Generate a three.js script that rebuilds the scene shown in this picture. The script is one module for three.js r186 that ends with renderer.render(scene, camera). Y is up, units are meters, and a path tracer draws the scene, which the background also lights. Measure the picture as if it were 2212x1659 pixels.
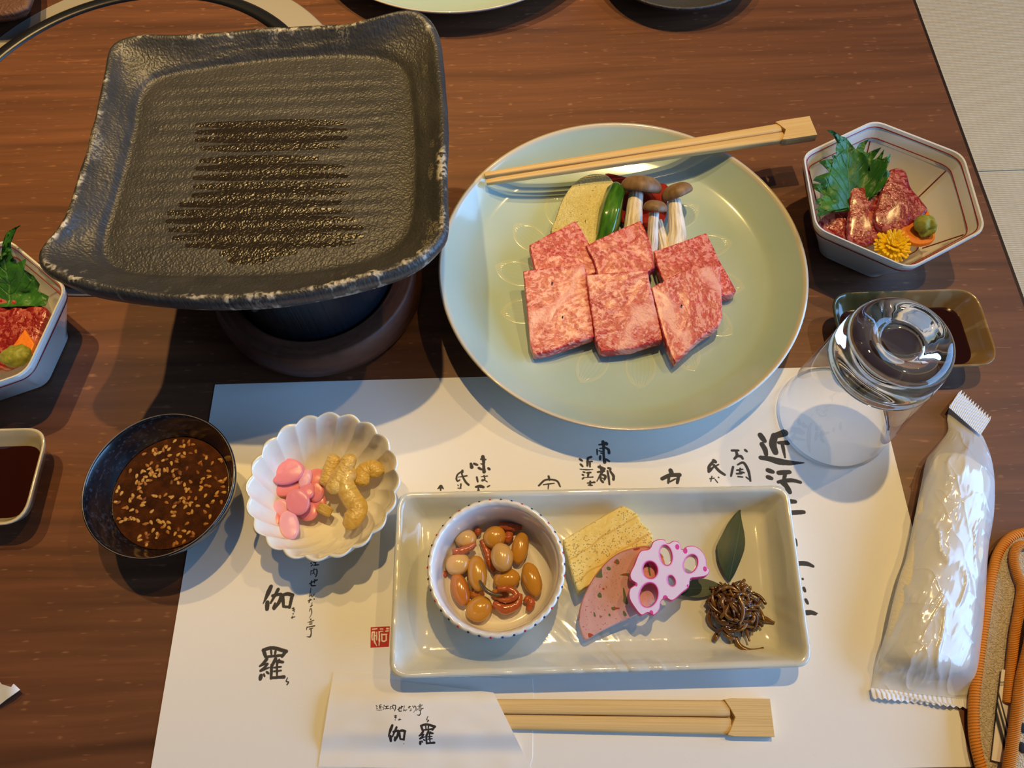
import * as THREE from 'three';
import { RoundedBoxGeometry } from 'three/addons/geometries/RoundedBoxGeometry.js';
import { mergeGeometries, toCreasedNormals, mergeVertices } from 'three/addons/utils/BufferGeometryUtils.js';
import { RectAreaLightUniformsLib } from 'three/addons/lights/RectAreaLightUniformsLib.js';

// ---------------------------------------------------------------- camera, light, exposure
const scene = new THREE.Scene();
const W = 2212, H = 1659, FOV = 54, D2R = Math.PI / 180;
const camera = new THREE.PerspectiveCamera(FOV, W / H, 0.02, 30);
camera.position.set(-0.01069, 0.43356, 0.21201);
camera.rotation.order = 'YXZ';
camera.rotation.set(-64.5186 * D2R, 2.2166 * D2R, -3.6433 * D2R);
camera.updateMatrixWorld(true);

const renderer = new THREE.WebGLRenderer({ antialias: true });
renderer.toneMapping = THREE.LinearToneMapping;
renderer.toneMappingExposure = 1.0;
renderer.shadowMap.enabled = true;
RectAreaLightUniformsLib.init();
scene.background = new THREE.Color(0.55, 0.72, 1.0);

const CEIL = 2.04, FLOOR = -0.36;
const LAMP = new THREE.Color(1.0, 0.66, 0.25);
const DAY = new THREE.Color(0.25, 0.52, 1.0);
// ceiling downlights (a row on the far side of the diner) : x, z, candela, half angle, aimed at x, z
const DOWNLIGHTS = [[1.08, -0.50, 2.7, 36, 0.5, -0.40], [0.2, -0.50, 6.6, 34, 0.2, -0.32], [-0.36, -0.75, 10.5, 26, -0.5, -0.6]];
const WINDOW = { x: 2.3, z0: -0.7, z1: 1.9, y0: -0.05, y1: 1.55, nits: 6.4 };

{
  const w = WINDOW.z1 - WINDOW.z0, h = WINDOW.y1 - WINDOW.y0;
  const sky = new THREE.RectAreaLight(DAY, WINDOW.nits, w, h);
  sky.name = 'daylight';
  sky.position.set(WINDOW.x - 0.03, (WINDOW.y0 + WINDOW.y1) / 2, (WINDOW.z0 + WINDOW.z1) / 2);
  sky.lookAt(-1, sky.position.y, sky.position.z);
  scene.add(sky);
}

// ---------------------------------------------------------------- helpers
const f_px = H / 2 / Math.tan(FOV / 2 * D2R);
function at(px, py, y = 0) {                        // the point of the photo's pixel on the level y
  const d = new THREE.Vector3((px - W / 2) / f_px, -(py - H / 2) / f_px, -1).applyQuaternion(camera.quaternion);
  const t = (y - camera.position.y) / d.y;
  return d.multiplyScalar(t).add(camera.position);
}
const Z = (ox, oy, s) => (x, y) => [ox + x * s, oy + y * s];   // pixel of an enlarged view -> pixel of the photo
function rng(seed) { let a = seed >>> 0; return () => { a = (a + 0x6D2B79F5) | 0; let t = Math.imul(a ^ (a >>> 15), 1 | a); t = (t + Math.imul(t ^ (t >>> 7), 61 | t)) ^ t; return ((t ^ (t >>> 14)) >>> 0) / 4294967296; }; }
const hash = (x, y, s) => { let h = Math.imul(x, 374761393) + Math.imul(y, 668265263) + Math.imul(s, 2147483647 ^ 0x5bd1e995); h = Math.imul(h ^ (h >>> 13), 1274126177); return ((h ^ (h >>> 16)) >>> 0) / 4294967296; };
const sm = (t) => t * t * (3 - 2 * t);
function vn(x, y, s = 0, px = 0, py = 0) {          // value noise, optionally periodic
  const x0 = Math.floor(x), y0 = Math.floor(y), u = sm(x - x0), v = sm(y - y0);
  const wx = (i) => px ? ((i % px) + px) % px : i, wy = (i) => py ? ((i % py) + py) % py : i;
  const a = hash(wx(x0), wy(y0), s), b = hash(wx(x0 + 1), wy(y0), s), c = hash(wx(x0), wy(y0 + 1), s), d = hash(wx(x0 + 1), wy(y0 + 1), s);
  return (a + (b - a) * u) * (1 - v) + (c + (d - c) * u) * v;
}
function fbm(x, y, s = 0, oct = 4, px = 0, py = 0) { let r = 0, a = 0.5, n = 0; for (let i = 0; i < oct; i++) { r += a * vn(x, y, s + i * 17, px, py); n += a; a *= 0.5; x *= 2; y *= 2; px *= 2; py *= 2; } return r / n; }
const mix = (a, b, t) => a + (b - a) * t, clamp = (x, a = 0, b = 1) => Math.min(b, Math.max(a, x)), ss = (a, b, x) => sm(clamp((x - a) / (b - a)));
const mix3 = (a, b, t) => [mix(a[0], b[0], t), mix(a[1], b[1], t), mix(a[2], b[2], t)];
function tex(w, h, fn, { rx = 1, ry = 1, data = false } = {}) {   // computed texture; rx, ry: metres covered when uv is in metres
  const d = new Uint8Array(w * h * 4);
  for (let y = 0, i = 0; y < h; y++) for (let x = 0; x < w; x++, i += 4) {
    const c = fn((x + 0.5) / w, (y + 0.5) / h);
    if (typeof c === 'number') d[i] = d[i + 1] = d[i + 2] = clamp(c) * 255; else { d[i] = clamp(c[0], 0, 255); d[i + 1] = clamp(c[1], 0, 255); d[i + 2] = clamp(c[2], 0, 255); }
    d[i + 3] = 255;
  }
  const t = new THREE.DataTexture(d, w, h);
  t.wrapS = t.wrapT = THREE.RepeatWrapping; t.magFilter = t.minFilter = THREE.LinearFilter;
  if (!data) t.colorSpace = THREE.SRGBColorSpace;
  t.repeat.set(1 / rx, 1 / ry); t.needsUpdate = true;
  return t;
}
const bumpTex = (w, h, fn, o = {}) => tex(w, h, fn, { ...o, data: true });
const std = (o) => new THREE.MeshPhysicalMaterial(o);
const srgb = (r, g, b) => new THREE.Color().setRGB(r / 255, g / 255, b / 255, THREE.SRGBColorSpace);

const used = {};
function numbered(name) { const n = used[name] = (used[name] ?? -1) + 1; return n ? name + '_' + String(n).padStart(3, '0') : name; }
function shadowed(o) { o.castShadow = o.receiveShadow = true; return o; }
function thing(name, label, category, pos = [0, 0, 0], turn = 0, group) {
  const o = new THREE.Group(); o.name = numbered(name); o.position.set(...pos); o.rotation.y = turn;
  o.userData = { label, category }; if (group) o.userData.group = group;
  scene.add(o); return o;
}
function part(name, geo, mat, parent, label) { const m = shadowed(new THREE.Mesh(geo, mat)); m.name = name; if (label) m.userData.label = label; parent.add(m); return m; }
// a thing that is one mesh; the geometry is given in world coordinates and re-centred on its base
function single(name, label, category, geo, mat, group) {
  geo.computeBoundingBox(); const b = geo.boundingBox, c = new THREE.Vector3((b.min.x + b.max.x) / 2, b.min.y, (b.min.z + b.max.z) / 2);
  geo.translate(-c.x, -c.y, -c.z);
  const m = shadowed(new THREE.Mesh(geo, mat)); m.name = numbered(name); m.position.copy(c); m.userData = { label, category }; if (group) m.userData.group = group;
  scene.add(m); return m;
}
function structure(name, geo, mat, pos = [0, 0, 0]) { const m = shadowed(new THREE.Mesh(geo, mat)); m.name = name; m.position.set(...pos); m.userData.kind = 'structure'; scene.add(m); return m; }
const worldPart = (name, geo, mat, parent, label) => { parent.updateMatrixWorld(true); geo.applyMatrix4(parent.matrixWorld.clone().invert()); return part(name, geo, mat, parent, label); };

// rings of points (arrays of [x,y,z]) joined into a surface
function loft(rings, { capStart = false, capEnd = false, open = false, uv = null, crease = 0 } = {}) {
  const n = rings[0].length, pos = [], uvs = [], idx = [];
  const add = (p, i, k) => { pos.push(p[0], p[1], p[2]); const t = uv ? uv(p, i, k) : [p[0], p[2]]; uvs.push(t[0], t[1]); };
  rings.forEach((r, k) => r.forEach((p, i) => add(p, i, k)));
  for (let k = 0; k + 1 < rings.length; k++) for (let i = 0; i < (open ? n - 1 : n); i++) {
    const a = k * n + i, b = k * n + (i + 1) % n, c = a + n, d = b + n;
    idx.push(a, c, b, b, c, d);
  }
  const cap = (k, flip) => { const r = rings[k], m = [0, 1, 2].map((j) => r.reduce((s, p) => s + p[j], 0) / n), o = pos.length / 3; add(m, 0, k); for (let i = 0; i < n; i++) { const a = k * n + i, b = k * n + (i + 1) % n; flip ? idx.push(o, a, b) : idx.push(o, b, a); } };
  if (capStart) cap(0, true); if (capEnd) cap(rings.length - 1, false);
  let g = new THREE.BufferGeometry();
  g.setAttribute('position', new THREE.Float32BufferAttribute(pos, 3)); g.setAttribute('uv', new THREE.Float32BufferAttribute(uvs, 2)); g.setIndex(idx);
  g.computeVertexNormals();
  if (crease) g = toCreasedNormals(g, crease);
  return g;
}
const TAU = Math.PI * 2;
function lathe(profile, seg = 96, opt = {}) {        // profile: [radius, y] from the outside foot over the lip to the inside centre
  const rings = profile.map(([r, y]) => Array.from({ length: seg }, (_, i) => { const a = i / seg * TAU; const k = opt.wave ? opt.wave(a, r, y) : [r, y]; return [k[0] * Math.cos(a), k[1], k[0] * Math.sin(a)]; }));
  return loft(rings, { capStart: opt.capStart ?? true, capEnd: opt.capEnd ?? true, uv: opt.uv, crease: opt.crease });
}
// smooth a coarse profile of [a,b] pairs
function curve2(pts, n, closed = false) { const c = new THREE.CatmullRomCurve3(pts.map((p) => new THREE.Vector3(p[0], p[1], 0)), closed, 'centripetal'); return c.getSpacedPoints(n).slice(0, closed ? n : n + 1).map((v) => [v.x, v.y]); }
function densify(pts, n) { // closed polyline, n equal steps, corners kept nearly
  const L = [0]; for (let i = 0; i < pts.length; i++) { const a = pts[i], b = pts[(i + 1) % pts.length]; L.push(L[i] + Math.hypot(b[0] - a[0], b[1] - a[1])); }
  const out = []; for (let k = 0, i = 0; k < n; k++) { const d = k / n * L[pts.length]; while (L[i + 1] < d) i++; const t = (d - L[i]) / (L[i + 1] - L[i] || 1), a = pts[i], b = pts[(i + 1) % pts.length]; out.push([mix(a[0], b[0], t), mix(a[1], b[1], t)]); }
  return out;
}
function roundPoly(pts, r, per = 6) {                // rounded polygon, points on arcs only
  const out = [], n = pts.length;
  for (let i = 0; i < n; i++) {
    const p = pts[i], a = pts[(i + n - 1) % n], b = pts[(i + 1) % n], la = Math.hypot(a[0] - p[0], a[1] - p[1]), lb = Math.hypot(b[0] - p[0], b[1] - p[1]);
    const A = [p[0] + (a[0] - p[0]) / la * r, p[1] + (a[1] - p[1]) / la * r], B = [p[0] + (b[0] - p[0]) / lb * r, p[1] + (b[1] - p[1]) / lb * r];
    for (let k = 0; k <= per; k++) { const t = k / per, u = 1 - t; out.push([u * u * A[0] + 2 * u * t * p[0] + t * t * B[0], u * u * A[1] + 2 * u * t * p[1] + t * t * B[1]]); }
  }
  return out;
}
function orient(pts) { let s = 0; for (let i = 0; i < pts.length; i++) { const a = pts[i], b = pts[(i + 1) % pts.length]; s += a[0] * b[1] - b[0] * a[1]; } return s < 0 ? pts.slice().reverse() : pts; }
// a slice: star-shaped outline in x,z; flat bottom, rounded edge, top with inner rings. lift(x,z) gives the height of its underside
function pad(outline, thick, { rad = 0.0015, rings = 6, lift = () => 0, rough = 0, freq = 300, seed = 1, dome = 0, n = 72, uvo = [0, 0], uvr = 0, side = 0, keep = false } = {}) {
  const o = keep ? orient(outline) : densify(orient(outline), n), c = [0, 1].map((j) => o.reduce((s, p) => s + p[j], 0) / o.length), R = o.reduce((s, p) => s + Math.hypot(p[0] - c[0], p[1] - c[1]), 0) / o.length;
  const st = [[0.5, 0], [1 - rad / R - side, 0], [1 - 0.3 * rad / R - side * 0.8, rad * 0.3], [1 - side * 0.6, rad], [1, thick - rad], [1 - 0.3 * rad / R, thick - rad * 0.3], [1 - rad / R, thick]];
  for (let k = 1; k < rings; k++) st.push([(1 - rad / R) * (1 - k / rings), thick + dome * (1 - (1 - k / rings) ** 2)]);
  const R3 = st.map(([s, h], k) => o.map((p) => {
    const x = c[0] + (p[0] - c[0]) * s, z = c[1] + (p[1] - c[1]) * s;
    const e = rough ? (fbm(x * freq, z * freq, seed, 3) - 0.5) * 2 * rough * (k >= 4 ? 1 : 0) : 0, q = rough && k > 1 && k < 6 ? 1 + (fbm(x * freq * 1.3 + 9, z * freq * 1.3 + h * 700, seed + 5, 2) - 0.5) * rough / R * 2 : 1;
    return [c[0] + (x - c[0]) * q, lift(x, z) + h + e, c[1] + (z - c[1]) * q];
  }));
  const cs = Math.cos(uvr), sn = Math.sin(uvr);
  return loft(R3, { capStart: true, capEnd: true, uv: (p) => [uvo[0] + (p[0] - c[0]) * cs - (p[2] - c[1]) * sn + p[1] * 0.6, uvo[1] + (p[0] - c[0]) * sn + (p[2] - c[1]) * cs + p[1] * 0.6] });
}
function planeFit(P) { // y = a + b x + c z
  let n = 0, sx = 0, sz = 0, sy = 0, xx = 0, xz = 0, zz = 0, xy = 0, zy = 0; const m = [0, 2].map((j) => P.reduce((s, p) => s + p.getComponent(j), 0) / P.length);
  for (const p of P) { const x = p.x - m[0], z = p.z - m[1]; n++; sy += p.y; xx += x * x; xz += x * z; zz += z * z; xy += x * p.y; zy += z * p.y; }
  const det = xx * zz - xz * xz, b = (xy * zz - zy * xz) / det, c = (zy * xx - xy * xz) / det, a = sy / n;
  return (x, z) => a + b * (x - m[0]) + c * (z - m[1]);
}
// outline given in photo pixels, each with the height of the top face there (a function of the pixel)
function padPx(outline, yTop, thick, opt = {}) {
  const P = outline.map(([x, y]) => at(x, y, typeof yTop === 'function' ? yTop(x, y) : yTop)), pl = planeFit(P);
  return pad(P.map((p) => [p.x, p.z]), thick, { ...opt, lift: (x, z) => pl(x, z) - thick });
}
// swept tube with a radius along it; pts: Vector3 list; rad: function(t) or number; flat squeezes the height
function sweep(pts, rad, { seg = 24, sides = 10, flat = 1, caps = true, uvs = 1, wob = 0, seed = 1 } = {}) {
  const c = new THREE.CatmullRomCurve3(pts, false, 'centripetal'), R = typeof rad === 'function' ? rad : () => rad, rings = [];
  const up0 = new THREE.Vector3(0, 1, 0);
  for (let k = 0; k <= seg; k++) {
    const t = k / seg, p = c.getPointAt(t), T = c.getTangentAt(t), S = new THREE.Vector3().crossVectors(T, up0); if (S.length() < 1e-3) S.set(1, 0, 0); S.normalize();
    const U = new THREE.Vector3().crossVectors(S, T).normalize(), r = R(t);
    rings.push(Array.from({ length: sides }, (_, i) => { const a = i / sides * TAU, w = wob ? 1 + (vn(i / sides * 5 + seed, t * 9, seed, 5) - 0.5) * wob : 1; const q = p.clone().addScaledVector(S, Math.cos(a) * r * w).addScaledVector(U, Math.sin(a) * r * flat * w); return [q.x, q.y, q.z]; }));
  }
  return loft(rings, { capStart: caps, capEnd: caps, uv: (p, i, k) => [i / sides * 0.02 * uvs, k / seg * 0.05 * uvs] });
}
const endRound = (r, e = 0.12) => (t) => r * Math.sqrt(Math.max(0.02, 1 - Math.max(0, (e - t) / e, (t - 1 + e) / e) ** 2));
const pxPath = (pts, y, z = (a, b) => [a, b]) => pts.map(([a, b, yy]) => { const q = z(a, b); return at(q[0], q[1], yy ?? y); });
// convex blob
function blob(rx, ry, rz, { seed = 1, rough = 0, freq = 3, seg = 20 } = {}) {
  const g = new THREE.SphereGeometry(1, seg, Math.round(seg * 0.7)), p = g.attributes.position;
  for (let i = 0; i < p.count; i++) { const x = p.getX(i), y = p.getY(i), z = p.getZ(i), k = 1 + rough * ((vn(x * freq + 11, y * freq + z * freq * 0.7 + 7, seed) + vn(z * freq + 5, y * freq - x * freq * 0.6 + 3, seed + 3)) - 1); p.setXYZ(i, x * rx * k, y * ry * k, z * rz * k); }
  const gg = mergeVertices(g.deleteAttribute('normal').deleteAttribute('uv')); gg.computeVertexNormals();
  const uv = []; for (let i = 0; i < gg.attributes.position.count; i++) uv.push(gg.attributes.position.getX(i), gg.attributes.position.getZ(i)); gg.setAttribute('uv', new THREE.Float32BufferAttribute(uv, 2));
  return gg;
}
// ink brush on a canvas: strokes [[width(s)], x,y, x,y ...] ; map: point -> canvas pixel
function ink(ctx, strokes, map, scale, color) {
  ctx.fillStyle = color;
  for (const s of strokes) {
    const w = Array.isArray(s[0]) ? s[0] : [s[0] * 0.92, s[0], s[0] * 0.8], P = [];
    for (let i = 1; i < s.length; i += 2) P.push(new THREE.Vector3(s[i], s[i + 1], 0));
    if (P.length === 1) P.push(P[0].clone().add(new THREE.Vector3(0.1, 0.1, 0)));
    const c = new THREE.CatmullRomCurve3(P, false, 'centripetal'), n = Math.max(4, Math.ceil(c.getLength() / Math.max(2, Math.min(...w) * 0.12)));
    for (let k = 0; k <= Math.min(n, 200); k++) {
      const t = k / Math.min(n, 200), p = c.getPoint(t), q = map(p.x, p.y), x = t * (w.length - 1), i = Math.min(w.length - 2, Math.floor(x)), ww = w.length > 1 ? mix(w[i], w[i + 1], x - i) : w[0];
      ctx.beginPath(); ctx.arc(q[0], q[1], Math.max(0.6, ww * 0.5 * scale), 0, TAU); ctx.fill();
    }
  }
}

// ---------------------------------------------------------------- the room
const M = {};
{
  const tat = tex(512, 512, (u, v) => { const r = Math.sin(v * TAU * 64), w = Math.sin(u * TAU * 22), k = 0.5 + 0.28 * r + 0.1 * w * (r > 0 ? 1 : -1), n = fbm(u * 30, v * 120, 3, 3, 30, 120); return mix3([186, 166, 128], [230, 212, 176], clamp(k * 0.75 + n * 0.35)); }, { rx: 0.2, ry: 0.2 });
  const tatB = bumpTex(512, 512, (u, v) => 0.5 + 0.35 * Math.sin(v * TAU * 64) + 0.12 * Math.sin(u * TAU * 22), { rx: 0.2, ry: 0.2 });
  M.tatami = std({ map: tat, bumpMap: tatB, bumpScale: 0.0006, roughness: 0.75 });
  M.plaster = std({ color: srgb(140, 118, 92), roughness: 0.9, bumpMap: bumpTex(256, 256, (u, v) => fbm(u * 40, v * 40, 5, 4, 40, 40), { rx: 0.5, ry: 0.5 }), bumpScale: 0.001 });
  M.ceiling = std({ color: srgb(92, 72, 52), roughness: 0.85 });
  M.darkwood = std({ color: srgb(74, 48, 32), roughness: 0.5 });
  M.frame = std({ color: srgb(120, 88, 58), roughness: 0.55 });
  const X0 = -2.4, X1 = 2.4, Z0 = -2.4, Z1 = 2.2, T = 0.12;
  const box = (x0, x1, y0, y1, z0, z1) => { const g = new THREE.BoxGeometry(x1 - x0, y1 - y0, z1 - z0); g.translate((x0 + x1) / 2, (y0 + y1) / 2, (z0 + z1) / 2); const p = g.attributes.position, n = g.attributes.normal, uv = g.attributes.uv; for (let i = 0; i < p.count; i++) { const a = Math.abs(n.getX(i)) > 0.5 ? [p.getZ(i), p.getY(i)] : Math.abs(n.getY(i)) > 0.5 ? [p.getX(i), p.getZ(i)] : [p.getX(i), p.getY(i)]; uv.setXY(i, a[0], a[1]); } return g; };
  M.box = box;
  const floor = structure('floor', box(X0, X1, FLOOR - 0.14, FLOOR - 0.055, Z0, Z1), M.darkwood);
  // tatami mats, laid in the seams that show beside the table
  const seam = at(2180, 368, FLOOR).z;
  for (const [xa, xb] of [[X0, -1.0], [-0.99, 0.0], [0.01, 1.15], [1.16, X1]])
    for (const [za, zb] of [[Z0, seam - 0.0008], [seam + 0.0008, Z1]]) part('tatami_mat', box(xa, xb, FLOOR - 0.055, FLOOR, za, zb), M.tatami, floor);
  structure('ceiling', box(X0, X1, CEIL + 0.06, CEIL + 0.18, Z0, Z1), M.ceiling);
  structure('wall_far', box(X0, X1, FLOOR - 0.14, CEIL + 0.06, Z0 - T, Z0), M.plaster);
  structure('wall_near', box(X0, X1, FLOOR - 0.14, CEIL + 0.06, Z1, Z1 + T), M.plaster);
  structure('wall_west', box(X0 - T, X0, FLOOR - 0.14, CEIL + 0.06, Z0, Z1), M.plaster);
  const { z0, z1, y0, y1 } = WINDOW;
  const wr = structure('wall_east', mergeGeometries([box(X1, X1 + T, FLOOR - 0.14, y0, Z0, Z1), box(X1, X1 + T, y1, CEIL + 0.06, Z0, Z1), box(X1, X1 + T, y0, y1, Z0, z0), box(X1, X1 + T, y0, y1, z1, Z1)]), M.plaster);
  const win = structure('window_1', mergeGeometries([box(X1 - 0.02, X1 + 0.06, y0, y0 + 0.05, z0, z1), box(X1 - 0.02, X1 + 0.06, y1 - 0.05, y1, z0, z1), box(X1 - 0.02, X1 + 0.06, y0, y1, z0, z0 + 0.05), box(X1 - 0.02, X1 + 0.06, y0, y1, z1 - 0.05, z1)]), M.frame);
  const glow = std({ color: srgb(235, 240, 245), roughness: 0.9, emissive: DAY, emissiveIntensity: 1.2 });
  part('lit_window_pane', box(X1 + 0.01, X1 + 0.02, y0 + 0.05, y1 - 0.05, z0 + 0.05, z1 - 0.05), glow, win);
  // ceiling downlights
  const housing = std({ color: srgb(235, 232, 225), roughness: 0.4 }), bulb = std({ color: 0xffffff, emissive: LAMP, emissiveIntensity: 9, roughness: 0.5 });
  DOWNLIGHTS.forEach(([x, z, cd, half, tx, tz], i) => {
    const t = thing('ceiling_downlight', ['white round ceiling downlight beside the window', 'white round ceiling downlight over the celadon plate', 'white round ceiling downlight over the stone grill', 'white round ceiling downlight over the round stove cover'][i], 'downlight', [x, CEIL - 0.02, z]);
    part('trim_ring', lathe([[0.034, 0.08], [0.055, 0.08], [0.058, 0.02], [0.055, 0.016], [0.036, 0.018], [0.034, 0.03]], 40, { capStart: false, capEnd: false }), housing, t);
    part('bulb', lathe([[0.03, 0.06], [0.03, 0.028], [0.02, 0.02], [0.004, 0.018]], 32), bulb, t);
    const l = new THREE.SpotLight(LAMP, cd, 0, half * D2R, 0.7, 2); l.position.set(x, CEIL - 0.03, z); l.target.position.set(tx, 0, tz); l.castShadow = true; l.shadow.radius = 1.0; l.name = 'downlight_beam';
    scene.add(l, l.target);
  });
}

// ---------------------------------------------------------------- table
{
  const grain = (u, v) => {
    const x = u * 4, y = v;                                // grain runs along u
    const w = (fbm(x * 1.0, y * 5, 31, 3, 4, 5) - 0.5) * 0.05, yy = y + w;
    const band = fbm(x * 0.5, yy * 26, 7, 3, 2, 26), fine = fbm(x * 5, yy * 210, 8, 2, 20, 210), line = Math.pow(fbm(x * 1.0, yy * 60, 12, 2, 4, 60), 3), pore = vn(x * 26, yy * 330, 15, 104, 330);
    return { band, fine, line, pore };
  };
  const hgt = new Float32Array(2048 * 1024); let at_ = 0;
  const col = tex(2048, 1024, (u, v) => { const g = grain(u, v); hgt[at_++] = 0.6 + (g.fine - 0.5) * 0.25 - (g.pore > 0.84 ? 0.4 * (g.pore - 0.84) / 0.16 : 0); let c = mix3([98, 57, 34], [126, 78, 48], clamp(g.band * 0.6 + (g.fine - 0.5) * 0.7 + 0.2)); c = mix3(c, [66, 35, 20], clamp(g.line * 1.1)); if (g.pore > 0.86) c = mix3(c, [190, 138, 98], 0.5 * (g.pore - 0.86) / 0.14); return c; }, { rx: 0.8, ry: 0.4 });  // pale dashes at the pores: specular grain glints painted into the colour
  at_ = 0; const bmp = bumpTex(2048, 1024, () => hgt[at_++], { rx: 0.8, ry: 0.4 });
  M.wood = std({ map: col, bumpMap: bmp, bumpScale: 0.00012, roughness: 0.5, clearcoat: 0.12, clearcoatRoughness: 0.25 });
  M.edge = std({ color: srgb(44, 30, 24), roughness: 0.35 });
  const x0 = -0.92, x1 = 0.318, z0 = -0.86, z1 = 0.262;
  const t = thing('low_dining_table', 'low dark brown wood-grain dining table standing on tatami', 'table', [(x0 + x1) / 2, FLOOR, (z0 + z1) / 2]);
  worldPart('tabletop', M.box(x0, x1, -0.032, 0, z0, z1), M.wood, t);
  const b = 0.0025;
  worldPart('edge_band', mergeGeometries([M.box(x1, x1 + b, -0.033, -0.0004, z0, z1), M.box(x0 - b, x0, -0.033, -0.0004, z0, z1), M.box(x0 - b, x1 + b, -0.033, -0.0004, z1, z1 + b), M.box(x0 - b, x1 + b, -0.033, -0.0004, z0 - b, z0)]), M.edge, t, 'thin black edge banding');
  for (const [x, z] of [[x0 + 0.08, z0 + 0.08], [x1 - 0.08, z0 + 0.08], [x0 + 0.08, z1 - 0.08], [x1 - 0.08, z1 - 0.08]]) { const g = new RoundedBoxGeometry(0.07, -FLOOR - 0.032, 0.07, 3, 0.008); g.translate(x, (FLOOR - 0.032) / 2, z); worldPart('leg', g, M.edge, t); }
  // round stove opening: steel ring in the table and its wooden lid
  const s = thing('stove_ring', 'flat brushed steel ring around the round cover set in table', 'stove ring', [-0.305, 0, -0.235]);
  part('steel_flange', lathe([[0.164, 0.0], [0.165, 0.0008], [0.1635, 0.0018], [0.12, 0.0018], [0.12, 0.0]], 128, { capStart: false, capEnd: false }), std({ color: srgb(196, 190, 178), metalness: 0.55, roughness: 0.42 }), s);
  const l = thing('stove_cover', 'round wood-grain cover with black rim covering the table stove', 'stove cover', [-0.305, 0.0019, -0.22]);
  part('cover_board', lathe([[0.1340, 0.002], [0.1340, 0.0103], [0.1338, 0.0105], [0.133, 0.0105], [0.07, 0.0105]], 128), M.wood, l);
  part('cover_rim', lathe([[0.1425, 0.0], [0.146, 0.0015], [0.1475, 0.006], [0.146, 0.0105], [0.1425, 0.0122], [0.1380, 0.0116], [0.1342, 0.0107], [0.1340, 0.001]], 128, { capStart: true, capEnd: false }), std({ color: srgb(18, 20, 26), roughness: 0.35 }), l, 'glossy black rim');
}

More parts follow.
